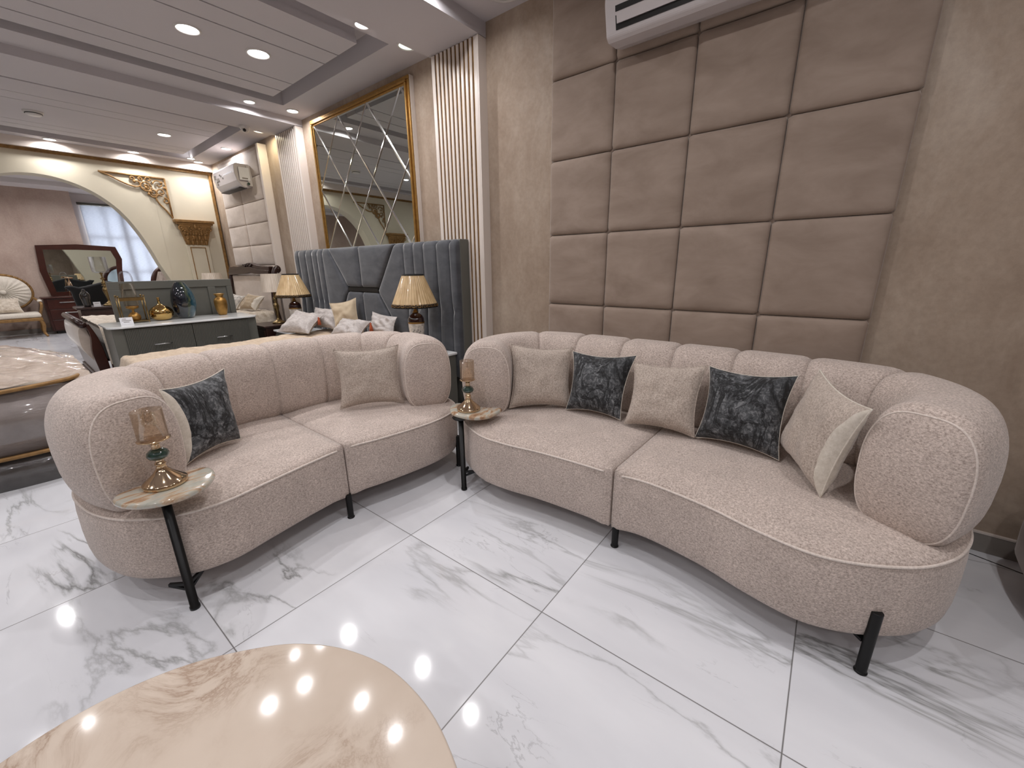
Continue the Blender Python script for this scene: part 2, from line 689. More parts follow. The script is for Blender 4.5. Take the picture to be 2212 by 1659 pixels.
struct('floor', B().box(XL, 4.2, YB, 14.6, -.1, 0), MT['floor'])
struct('wall_right', B().box(XW, XW + .15, YB, 8.87, 0, 3.2), MT['wallpaper'])
struct('wall_left', B().box(XL - .15, XL, YB, 14.6, 0, 3.3), MT['wallpaper'])
struct('wall_back', B().box(XL, XW + .15, YB - .15, YB, 0, 3.3), MT['wallpaper'])
struct('baseboard_right', B().box(XW - .014, XW, YB, 2.36, 0, .092), MT['skirt'])
struct('trim_5', B().bar((2.605, -.55, .001), (2.50, -.89, .001), .004, .002), MT['ac_dark'])
struct('baseboard_right_cap', B().box(XW - .016, XW, YB, 2.36, .092, .1), MT['white_trim'])

# ceilings -----------------------------------------------------------
struct('ceiling', B().box(XL, XW, YB, 2.36, 3.01, 3.16), MT['ceiling'])


def tray(y0, y1, xe, xi, boards, yo0, yo1, nm):
    """soffit ring y0..y1 with an opening yo0..yo1 (x<xe) and a suspended grooved panel (x<xi)"""
    b = B()
    b.box(XL, XW, y0, yo0, ZS, 3.16)
    b.box(XL, XW, yo1, y1, ZS, 3.16)
    b.box(xe, XW, yo0, yo1, ZS, 3.16)
    b.box(XL, xe, yo0, yo1, 3.12, 3.16)
    struct(nm, b, MT['ceiling'])
    p = B()
    for a, c in boards:
        p.box(XL, xi, a, c, 3.0, 3.05)
    p.box(XL, xi - .004, boards[0][0] + .004, boards[-1][1] - .004, 3.022, 3.12)
    return struct(nm + '_panel', p, MT['ceiling'])


tray(2.9, 5.25, 2.31, 2.185, [(3.31, 3.585), (3.6, 3.81), (3.825, 4.425), (4.44, 4.66), (4.675, 4.87)], 3.07, 4.95, 'ceiling_tray')
tray(5.82, YA, 2.31, 2.2, [(6.22, 6.62), (6.63, 6.87), (6.88, 7.74), (7.75, 7.95), (7.96, 8.16)], 6.04, 8.3, 'ceiling_tray_far')
struct('trim_1', B().box(XL, XW, 2.36, 2.9, 2.915, 3.16), MT['ceiling'])
struct('trim_2', B().box(XL, XW, 5.25, 5.82, 2.9, 3.16), MT['ceiling'])
struct('trim_3', B().box(XL, XW, 8.47, YA, 2.86, ZS), MT['white_trim'])
g = B()
g.box(XL, XW, 8.535, YA, 2.825, 2.86).box(XL, XW, 8.52, YA, 2.843, 2.858)
g.box(XW - .05, XW - .012, 8.54, YA, 0, 2.83).box(XW - .04, XW - .022, 8.525, YA, 0, 2.83)
struct('trim_4', g, MT['gold_matt'])

# arch wall ------------------------------------------------------------
arc_r = [(.615, 2.565), (.75, 2.555), (.88, 2.525), (1.01, 2.478), (1.14, 2.405), (1.265, 2.305), (1.384, 2.17), (1.48, 2.01), (1.569, 1.81), (1.64, 1.6), (1.695, 1.41), (1.75, 1.26), (1.80, 1.1), (1.82, .8), (1.82, .4), (1.82, 0)]
arc_r = [(p[0], p[1]) for p in resample(spline([(a, b, 0) for a, b in arc_r], 6), 60)]
arc_r[-1] = (1.82, 0)
arc = [(2 * .615 - x, z) for x, z in reversed(arc_r)][:-1] + arc_r
AD = .24
b = B()
for y in (YA, YA + AD):
    top = [(x, y, 2.97) for x, z in arc]
    low = [(x, y, z) for x, z in arc]
    n = len(arc)
    b.add(low + top, [(i, i + 1, n + i + 1, n + i) if y == YA else (i + 1, i, n + i, n + i + 1) for i in range(n - 1)])
n = len(arc)
b.add([(x, YA, z) for x, z in arc] + [(x, YA + AD, z) for x, z in arc], [(i, n + i, n + i + 1, i + 1) for i in range(n - 1)])
b.box(XL, arc[0][0], YA, YA + AD, 0, 2.97).box(arc[-1][0], XW, YA, YA + AD, 0, 2.97)
struct('wall_arch', b, MT['wall_cream'])

# back room beyond the arch ---------------------------------------------
struct('wall_far', B().box(XL, 1.46, 14.0, 14.6, 0, 3.3), MT['wall_pink'])
struct('wall_room_right', B().box(3.35, 3.5, 8.81, 14.6, 0, 3.3), MT['wall_pink'])
struct('ceiling_room', B().box(XL, 3.5, 8.81, 14.6, 3.08, 3.2), MT['ceiling_far'])
struct('ceiling_room_drop', B().box(XL, 3.35, 12.9, 13.5, 2.99, 3.08), MT['ceiling_far'])
struct('baseboard_far', B().box(XL, 1.46, 13.98, 14.0, 0, .1), MT['skirt'])
b = B()
b.box(1.46, 3.35, 14.45, 14.6, 0, .55).box(1.46, 3.35, 14.45, 14.6, 2.9, 3.2).box(1.46, 1.6, 14.45, 14.6, .55, 2.9).box(3.2, 3.35, 14.45, 14.6, .55, 2.9)
wn = struct('window_1', b, MT['ceiling_far'])
b = B()
for x, wd in ((1.62, .05), (2.0, .04), (2.32, .1), (2.64, .04), (3.0, .04), (3.18, .05)):
    b.box(x - wd / 2, x + wd / 2, 14.46, 14.5, .55, 2.9)
for z in (.57, 1.3, 2.12, 2.88):
    b.box(1.6, 3.2, 14.465, 14.495, z - .02, z + .02)
b.build('window_frame', MT['white_trim'], wn)
B().box(1.6, 3.2, 14.478, 14.482, .55, 2.9).build('window_pane', MT['clear_glass'], wn)
t = thing('roller_blind', 'pale grey translucent roller blind covering the far window beyond the arch', 'blind', (2.4, 14.4, .5))
B().box(1.62, 3.22, 14.40, 14.402, .5, 2.82).build('blind_fabric', MT['blind'], t)
B().tube([(1.58, 14.41, 2.86), (3.26, 14.41, 2.86)], .03, 12).build('roller_tube', MT['grey_lacquer'], t, True)
B().box(1.62, 3.22, 14.395, 14.41, .48, .5).build('bottom_bar', MT['white_trim'], t)
# daylight outside the window
ld = bpy.data.lights.new('daylight', 'AREA')
ld.shape = 'RECTANGLE'
ld.size = 1.6
ld.size_y = 2.3
ld.energy = 110
ld.color = (.9, .95, 1)
lo = bpy.data.objects.new('daylight', ld)
lo.location = (2.4, 14.75, 1.7)
lo.rotation_euler = (radians(-90), 0, 0)
COL.objects.link(lo)

# ================================================================== LAMPS
GL = 'recessed ceiling downlights'


def downlight(x, y, z, r, label, state='on', power=1.0, group=None):
    t = thing('recessed_downlight', label, 'ceiling light', (x, y, z), group)
    b = B().lathe([(r * .86, .0), (r * .84, -.006), (r * .93, -.010), (r * 1.0, -.008), (r * 1.04, 0)], (x, y, z), 40, False)
    b.build('trim_ring', MT['rim'], t, True)
    m = {'on': MT['lamp_on'], 'warm': MT['lamp_warm'], 'off': MT['lamp_dim']}[state]
    B().lathe([(.001, -.0035), (r * .5, -.004), (r * .85, -.002), (r * .86, 0)], (x, y, z), 40, False).build('lens', m, t, True)
    if state != 'off':
        l = bpy.data.lights.new('lamp', 'AREA')
        l.shape = 'DISK'
        l.size = min(.08, r)
        l.energy = LAMP_W * power
        l.color = (1, .975, .98) if state == 'on' else (1, .88, .62)
        l.spread = radians(165)
        q = bpy.data.objects.new('light', l)
        COL.objects.link(q)
        q.parent = t
        q.location = (0, 0, -.012)
    return t


downlight(1.75, 4.05, 3.0, .088, 'large lit downlight in the grooved tray panel, nearest the gold mirror')
downlight(1.28, 4.05, 3.0, .08, 'lit downlight in the grooved tray panel, second out from the mirror wall')
downlight(-.59, 4.1, 3.0, .08, 'lit downlight in the near tray panel far from the mirror wall')
downlight(2.41, 2.98, ZS, .075, 'dim frosted downlight cut by the ceiling beam above the slatted panel', 'off')
downlight(2.03, 2.985, ZS, .055, 'small lit downlight on the soffit edge beside the near ceiling beam')
downlight(2.44, 5.03, ZS, .062, 'lit downlight in the soffit corner by the gold mirror top', 'on', .45)
downlight(2.04, 5.1, ZS, .055, 'small lit downlight between the first tray and the second beam', 'on', .7)
downlight(2.47, 6.02, ZS, .07, 'yellowish lit downlight washing the wall left of the slatted panel', 'warm', .4)
downlight(1.78, 7.2, 3.0, .075, 'lit downlight in the far grooved ceiling panel')
downlight(2.47, 7.2, ZS, .065, 'lit downlight directly above the small wall air conditioner', 'on', .7)
downlight(.84, 8.38, ZS, .065, 'lit downlight above the crown of the arch', 'on', .6)
downlight(1.66, 8.38, ZS, .07, 'lit downlight above the gold scrollwork of the arch', 'on', .6)
downlight(2.44, 8.38, ZS, .065, 'lit downlight in the ceiling corner above the gilt capital', 'on', .6)
downlight(2.3, 8.2, ZS, .055, 'small lit downlight just in front of the corner one by the arch', 'on', .3)
# lamps outside the frame that light the showroom
GO = 'downlights outside the picture'
LO = 'round downlight set in the showroom ceiling'
for x, y, z, pw in ((2.03, 2.24, 3.01, .6), (.3, 3.0, ZS, 1), (-1.4, 3.0, ZS, 1), (-.4, 7.2, 3.0, 1), (-2.4, 7.2, 3.0, 1), (-2.2, 4.1, 3.0, 1),
                (1.3, 1.0, 3.01, 1), (-.1, 1.2, 3.01, 1), (-1.6, 1.0, 3.01, 1), (1.3, -.6, 3.01, 1), (-.1, -.7, 3.01, 1), (-1.6, -.7, 3.01, 1),
                (1.3, -2.4, 3.01, .8), (-.4, -2.4, 3.01, .8), (-3.2, .2, 3.01, 1), (-3.2, -2.2, 3.01, .7), (-3.6, 4.8, 2.97, 1), (-.7, 5.1, ZS, .7)):
    downlight(x, y, z, .06, LO, 'on', pw, GO)
GR = 'downlights of the room beyond the arch'
for x, y in ((-.6, 10.2), (1.0, 10.2), (2.4, 10.6), (-.6, 12.6), (1.1, 12.4), (2.6, 12.6), (-2.4, 11)):
    downlight(x, y, 3.08, .07, 'round downlight in the ceiling of the room beyond the arch', 'on', 1.9, GR)

t = thing('speaker_grille', 'round grey ceiling grille at the top edge of the photo', 'ceiling fixture', (2.45, 2.03, 3.01))
B().lathe([(.115, 0), (.12, -.01), (.108, -.014), (.1, -.004)], (2.45, 2.03, 3.01), 40, False).build('outer_ring', MT['rim'], t, True)
B().lathe([(.001, -.006), (.1, -.005), (.1, 0)], (2.45, 2.03, 3.01), 40, False).build('grille', MT['lamp_off'], t, True)
t = thing('smoke_detector', 'white round smoke detector on the far grooved ceiling panel', 'smoke detector', (.66, 7.25, 3.0))
B().lathe([(.001, -.04), (.05, -.04), (.062, -.032), (.068, -.018), (.08, -.016), (.082, 0)], (.66, 7.25, 3.0), 36, False).build('housing', MT['rim'], t, True)
B().lathe([(.069, -.02), (.07, -.026), (.06, -.027)], (.66, 7.25, 3.0), 36, False).build('sensor_slot', MT['ac_dark'], t, True)
t = thing('dome_camera', 'small white dome security camera on the ceiling beam', 'security camera', (2.19, 5.72, 2.9))
B().lathe([(.001, -.03), (.045, -.03), (.055, -.015), (.056, 0)], (2.19, 5.72, 2.9), 32, False).build('mount', MT['rim'], t, True)
B().ball((2.19, 5.71, 2.865), .038, 10).build('ball_housing', MT['rim'], t, True)
B().ball((2.172, 5.682, 2.85), .017, 8).build('camera_lens', MT['ac_dark'], t, True)

# ================================================================== WALL PANELS


def pad(name, poly, x0, depth, m, parent, r=.02, axis='x', edge=.012):
    """soft upholstered pad over a convex polygon in the (y, z) plane, bulging towards -x from x0"""
    P = [Vector((a, b, 0)) for a, b in poly]
    n0 = len(P)
    # round the corners
    q = []
    for i in range(n0):
        a, b, c = P[i - 1], P[i], P[(i + 1) % n0]
        d1 = (a - b).normalized()
        d2 = (c - b).normalized()
        rr = min(r, (a - b).length * .3, (c - b).length * .3)
        for k in range(4):
            t = k / 3
            q.append((b + d1 * rr) * (1 - t) ** 2 + b * 2 * t * (1 - t) + (b + d2 * rr) * t * t)
    q = resample(q, 72, True)
    prof = [(0, 0), (.001, depth * .35), (.006, depth * .62), (.016, depth * .8), (.036, depth * .92), (.075, depth * .98)]
    v, f = slab([(p.x, p.y) for p in q], prof, 0, depth)
    v = [(x0 - z, a, b) for a, b, z in v]
    f = f[n_drop(72):]
    return obj(name, v, [tuple(reversed(k)) for k in f], m, parent)


def n_drop(n):
    return 0


t = thing('padded_wall_panel', 'large beige upholstered wall panel of square pads behind the right sofa', 'wall panel', (2.62, .82, .09))
B().box(XW - .03, XW - .001, -.10, 1.75, .1, 3.005).build('backing_board', MT['velvet_beige'], t)
ys = [-.103, .369, .831, 1.293, 1.747]
zs = [.10, .57, 1.043, 1.522, 1.999, 2.473, 2.945, 3.005]
for j in range(len(zs) - 1):
    for i in range(4):
        pad('square_pad', [(ys[i], zs[j]), (ys[i + 1], zs[j]), (ys[i + 1], zs[j + 1]), (ys[i], zs[j + 1])], XW - .022, .042, MT['velvet_beige'], t, .012)

t = thing('padded_wall_panel', 'narrow two column pale padded wall panel under the small air conditioner', 'wall panel', (2.62, 7.2, .2))
B().box(XW - .06, XW - .001, 6.42, 8.0, .2, 2.9).build('backing_board', MT['velvet_light'], t)
ys = [6.415, 7.235, 7.995]
zs = [.2, .51, .8, 1.09, 1.377, 1.662, 1.962, 2.25, 2.555, 2.86]
for j in range(len(zs) - 1):
    for i in range(2):
        pad('square_pad', [(ys[i], zs[j]), (ys[i + 1], zs[j]), (ys[i + 1], zs[j + 1]), (ys[i], zs[j + 1])], XW - .045, .04, MT['velvet_light'], t, .012)
b = B().box(XW - .11, XW, 6.3, 6.36, .2, 2.9).box(XW - .085, XW, 6.36, 6.405, .2, 2.9)
b.build('edge_moulding', MT['white_trim'], t, False, .006)


def slat_panel(y0, y1, ztop, label):
    t = thing('fluted_slat_panel', label, 'wall panel', (XW - .04, (y0 + y1) / 2, 0))
    B().box(XW - .074, XW - .001, y0, y1, 0, ztop).build('gold_backing', MT['gold_matt'], t)
    n = 11
    w = (y1 - y0) / n
    for i in range(n):
        a = y0 + i * w
        e = .004 if i else -.004
        B().box(XW - .085, XW - .0745, a + (.0105 if i else -.002), a + w - (.0095 if i < n - 1 else -.002), 0, ztop - .004).build('white_slat', MT['white_trim'], t, False, .003)
    B().box(XW - .085, XW - .0005, y0 - .014, y0 - .003, 0, ztop - .004).build('side_panel', MT['white_trim'], t)
    return t


slat_panel(2.375, 2.87, 2.915, 'tall white fluted panel with gold grooves right of the gold mirror')
slat_panel(5.27, 5.8, 2.9, 'white fluted panel with gold grooves left of the gold mirror')

# split air conditioners --------------------------------------------------


def ac_unit(y0, y1, z0, h, d, label, prof=None, small=False):
    x = XW - (.055 if not small else .085)
    t = thing('air_conditioner', label, 'air conditioner', (x, (y0 + y1) / 2, z0))
    P = [(x, z0 + .015), (x - d * .35, z0), (x - d * .62, z0 + .01), (x - d * .9, z0 + h * .28), (x - d, z0 + h * .6), (x - d * .97, z0 + h * .92), (x - d * .85, z0 + h), (x, z0 + h)]
    if not small:
        P = [(x, z0 + .02), (x - d * .35, z0), (x - d * .72, z0 - .005), (x - d * .84, z0 + .012), (x - d * .93, z0 + .09), (x - d, z0 + h * .5), (x - d * .98, z0 + h * .9), (x - d * .85, z0 + h), (x, z0 + h)]
    b = B()
    b.prism([(p[0], p[1]) for p in P], y0, y1, 'y')
    b.build('casing', MT['ac_white'], t, False, .012, 3)
    return t, x


t, x = ac_unit(.28, 1.262, 2.49, .3, .225, 'white split air conditioner cut off by the top edge of the photo')
# air outlet on the lower front: dark slot, louvre flap, second slot
fr = [(x - .19, 2.498), (x - .2115, 2.58)]


def band(name, a, b_, y0, y1, out, m):
    d = Vector((b_[0] - a[0], 0, b_[1] - a[1]))
    nrm = Vector((-d.z, 0, d.x)).normalized()
    if nrm.x > 0:
        nrm = -nrm
    p = [Vector((a[0], y0, a[1])), Vector((a[0], y1, a[1])), Vector((b_[0], y1, b_[1])), Vector((b_[0], y0, b_[1]))]
    v = [q + nrm * out for q in p] + [q - nrm * .01 for q in p]
    return B().add(v, [(0, 1, 2, 3), (7, 6, 5, 4), (0, 4, 5, 1), (1, 5, 6, 2), (2, 6, 7, 3), (3, 7, 4, 0)]).build(name, m, t)


band('air_outlet', (x - .195, 2.52), (x - .2105, 2.58), .32, 1.20, .0015, MT['ac_dark'])
band('air_outlet', (x - .2135, 2.595), (x - .221, 2.635), .32, 1.20, .0015, MT['ac_dark'])
band('louvre_flap', (x - .2, 2.545), (x - .2125, 2.59), .325, 1.19, .012, MT['ac_white'])

t, x = ac_unit(6.74, 7.58, 2.41, .3, .2, 'small white wall air conditioner with stickers above the narrow padded panel', None, True)
b = B().box(x - .05, x + .03, 6.72, 6.742, 2.43, 2.69)
b.build('side_cover', MT['ac_white'], t, False, .006)
B().box(x - .150, x - .02, 6.7145, 6.721, 2.50, 2.66).build('side_label', MT['paper'], t)
B().box(x - .12, x - .05, 6.712, 6.7148, 2.515, 2.53).build('label_print', MT['skirt'], t)
c = (x - .05, 6.71, 2.458)
b = B().tube([(c[0], 6.713, c[2]), (c[0], 6.72, c[2])], .018, 20)
b.build('green_badge', MT['jade'], t)
# sticker marks on the front panel
b = B()
for yy, zz, hh, ww in ((7.5, 2.61, .05, .06), (7.4, 2.57, .04, .09), (7.3, 2.62, .02, .03), (7.25, 2.6, .02, .03), (7.47, 2.53, .04, .05), (7.2, 2.57, .02, .03)):
    xf = x - .2 * (1 - .12 * max(0, (2.59 - zz) / .18)) - .0035
    b.box(xf - .001, xf + .02, yy - ww / 2, yy + ww / 2, zz - hh / 2, zz + hh / 2)
b.build('front_stickers', MT['skirt'], t)
B().box(x - .2015, x - .19, 6.82, 7.15, 2.596, 2.612).build('vent_marks', MT['paper'], t)
B().box(x - .155, x - .05, 6.8, 7.5, 2.408, 2.416).build('air_outlet', MT['ac_dark'], t)

# ================================================================== GOLD MIRROR
t = thing('wall_mirror', 'large gold framed wall mirror with a diamond pattern over the grey headboard', 'mirror', (XW - .03, 4.08, .8))
y0, y1, z0, z1 = 3.205, 4.97, .82, 2.892
b = B().box(XW - .045, XW - .002, y0, y1, z0, z1)
b.build('white_edge', MT['white_trim'], t)


def frame_bar(o, a, h, m, nm):
    b = B()
    W1 = a
    for (p, q, r, s) in ((y0 + o, y1 - o, z1 - o - W1, z1 - o), (y0 + o, y1 - o, z0 + o, z0 + o + W1), (y0 + o, y0 + o + W1, z0 + o + W1, z1 - o - W1), (y1 - o - W1, y1 - o, z0 + o + W1, z1 - o - W1)):
        b.box(XW - .045 - h, XW - .044, p, q, r, s)
    return b


b = frame_bar(.002, .03, .012, 0, 0)
b2 = frame_bar(.03, .022, .026, 0, 0)
b3 = frame_bar(.05, .018, .014, 0, 0)
b.add(b2.v, b2.f).add(b3.v, b3.f)
b.build('gold_frame', MT['gold'], t, False, .005, 2)
gy0, gy1, gz0, gz1 = y0 + .066, y1 - .066, z0 + .066, z1 - .066
B().box(XW - .052, XW - .046, gy0, gy1, gz0, gz1).build('mirror_glass', MT['mirror'], t)
# lattice strips: diamonds half-width .2615, half-height .325
b = B()
hy, hz = .2615, .325
for s in (1, -1):
    for k in range(-14, 15):
        # line z = gz1 - s*(hz/hy)*(y - ya) , ya = 4.38 + k*hy*2 ... nodes on top edge
        ya = 4.379 + 2 * k * hy
        sl = hz / hy * s
        pts = []
        ylo, yhi = gy0, gy1
        zA = gz1 + sl * (ylo - ya)
        zB = gz1 + sl * (yhi - ya)
        pA, pB = [ylo, zA], [yhi, zB]

        def clip(p, q):
            # clip both ends to z range
            for (lo, hi) in ((gz0, gz1),):
                if p[1] < lo and q[1] < lo or p[1] > hi and q[1] > hi:
                    return None
                r = []
                for u, w_ in ((p, q), (q, p)):
                    if u[1] < lo:
                        tt = (lo - u[1]) / (w_[1] - u[1])
                        r.append([u[0] + tt * (w_[0] - u[0]), lo])
                    elif u[1] > hi:
                        tt = (hi - u[1]) / (w_[1] - u[1])
                        r.append([u[0] + tt * (w_[0] - u[0]), hi])
                    else:
                        r.append(list(u))
                return r
        r = clip(pA, pB)
        if not r:
            continue
        p, q = Vector((0, r[0][0], r[0][1])), Vector((0, r[1][0], r[1][1]))
        if (q - p).length < .03:
            continue
        d = (q - p).normalized()
        sd = Vector((0, -d.z, d.y)) * .013
        X0, X1 = XW - .052, XW - .0555
        v = [Vector((X0, 0, 0)) + p + sd, Vector((X0, 0, 0)) + q + sd, Vector((X0, 0, 0)) + p - sd, Vector((X0, 0, 0)) + q - sd, Vector((X1, 0, 0)) + p, Vector((X1, 0, 0)) + q]
        b.add(v, [(0, 1, 5, 4), (4, 5, 3, 2)])
b.build('bevelled_lattice', MT['bevel_glass'], t)

# ================================================================== ARCH ORNAMENT
t = thing('scroll_ornament', 'gold openwork scroll ornament in the corner above the arch', 'wall ornament', (1.75, YA - .02, 2.4))


def orn(pts, r, n=8, y=YA - .018, sp=8):
    P = spline([(a, y, z) for a, z in pts], sp)
    return P


def spiral(cx, cz, r0, r1, a0, a1, n=26):
    return [(cx + (r0 + (r1 - r0) * i / n) * cos(radians(a0 + (a1 - a0) * i / n)), YA - .02, cz + (r0 + (r1 - r0) * i / n) * sin(radians(a0 + (a1 - a0) * i / n))) for i in range(n + 1)]


b = B()
b.tube([(1.25, YA - .015, 2.685), (1.99, YA - .015, 2.685)], .012, 8)
b.tube([(1.99, YA - .015, 2.69), (1.99, YA - .015, 2.115)], .012, 8)
b.tube(orn([(1.25, 2.685), (1.36, 2.64), (1.48, 2.575), (1.58, 2.535), (1.65, 2.53), (1.685, 2.56), (1.67, 2.605), (1.63, 2.61)], .01), .011, 8)
b.tube(orn([(1.99, 2.115), (1.93, 2.22), (1.86, 2.32), (1.835, 2.40), (1.87, 2.445), (1.92, 2.43)], .01), .011, 8)
b.build('outer_border', MT['gold_matt'], t, True)
b = B()
for a in (spiral(1.745, 2.545, .062, .062, 0, 360), spiral(1.815, 2.455, .052, .052, 0, 360)):
    b.tube(a, .010, 8)
for a in (spiral(1.745, 2.545, .05, .012, 200, 560), spiral(1.815, 2.46, .045, .01, 60, -300), spiral(1.60, 2.64, .035, .01, -90, 300), spiral(1.79, 2.645, .04, .01, 200, -140),
          spiral(1.90, 2.59, .065, .012, 180, -190), spiral(1.915, 2.48, .055, .012, 200, -160), spiral(1.945, 2.36, .045, .01, 90, -260), spiral(1.69, 2.645, .03, .008, -60, 280)):
    b.tube(a, .009, 7)
for c in ((1.745, 2.53), (1.79, 2.48), (1.94, 2.62), (1.965, 2.55), (1.62, 2.6), (1.95, 2.4), (1.76, 2.44)):
    b.ball((c[0], YA - .025, c[1]), .018, 6, (1, .6, 1.2))
b.build('scrollwork', MT['gold_matt'], t, True)

t = thing('pilaster_capital', 'carved gilt capital on the wall right of the arch', 'capital', (2.23, YA - .06, 1.7))
X0, X1 = 1.98, 2.51
YF = YA - .14
b = B()
b.box(X0, X1, YF, YA, 2.055, 2.096).box(X0 + .02, X1 - .02, YF + .02, YA, 2.03, 2.056)
b.build('abacus', MT['gold_matt'], t, False, .006)
b = B()
b.add([(X0 + .05, YF + .03, 2.03), (X1 - .05, YF + .03, 2.03), (2.38, YA - .045, 1.72), (2.09, YA - .045, 1.72), (X0 + .05, YA, 2.03), (X1 - .05, YA, 2.03), (2.38, YA, 1.72), (2.09, YA, 1.72)],
      [(0, 1, 2, 3), (4, 7, 6, 5), (0, 4, 5, 1), (1, 5, 6, 2), (3, 2, 6, 7), (0, 3, 7, 4)])
b.build('bell', MT['gold_matt'], t)


def yb(z):
    u = (2.03 - z) / .31
    return YF + .03 + u * (YA - .045 - YF - .03)


b = B()
for s in (-1, 1):
    for cx, cz, r in ((2.235 + s * .185, 1.965, .042), (2.235 + s * .06, 1.965, .034)):
        P = [(cx + s * (r * (1 - i / 30)) * cos(radians(90 - i * 18)), yb(cz) - .012, cz + (r * (1 - i / 30)) * sin(radians(90 - i * 18))) for i in range(28)]
        b.tube(P, .009, 7)
        b.ball((cx, yb(cz) - .02, cz), .012, 6)
b.ball((2.235, yb(2.0) - .01, 2.0), .024, 6, (1, .6, 1.6))
b.build('volutes', MT['gold_matt'], t, True)
b = B()
for row, (z, n, hw, h) in enumerate(((1.765, 5, .125, .05), (1.84, 4, .12, .05), (1.90, 5, .15, .035))):
    for i in range(n):
        cx = 2.235 + (i - (n - 1) / 2) * 2 * hw / (n - 1)
        b.ball((cx, yb(z) - .006, z), .03, 6, (.75, .6, h / .03))
        b.ball((cx, yb(z + .03) - .022, z + h * .8), .014, 6, (1.2, 1, .8))
b.build('acanthus_leaves', MT['gold_matt'], t, True)
def mirror_x(t, cx2, label):
    n = t.copy()
    COL.objects.link(n)
    n.location.x = cx2 - t.location.x
    n['label'] = label
    for ch in list(t.children):
        c = ch.copy()
        c.data = ch.data.copy()
        for q in c.data.vertices:
            q.co.x = -q.co.x
        c.data.flip_normals()
        COL.objects.link(c)
        c.parent = n
    return n


mirror_x(bpy.data.objects['scroll_ornament'], 1.23, 'gold openwork scroll ornament on the far corner of the arch, seen only in the mirror')
mirror_x(t, 1.23, 'carved gilt capital on the far side of the arch, seen only in the mirror')
t = thing('pilaster', 'cream pilaster with gold outline under the carved capital', 'pilaster', (2.23, YA - .02, 0))
B().box(2.08, 2.39, YA - .04, YA - .001, 0, 1.719).build('shaft', MT['wall_cream'], t, False, .004)
b = B()
for a, c, e, f in ((2.125, 2.34, 1.67, 1.682), (2.125, 2.137, .3, 1.67), (2.328, 2.34, .3, 1.67)):
    b.box(a, c, YA - .048, YA - .039, e, f)
b.build('gold_outline', MT['gold_matt'], t, False, .002)

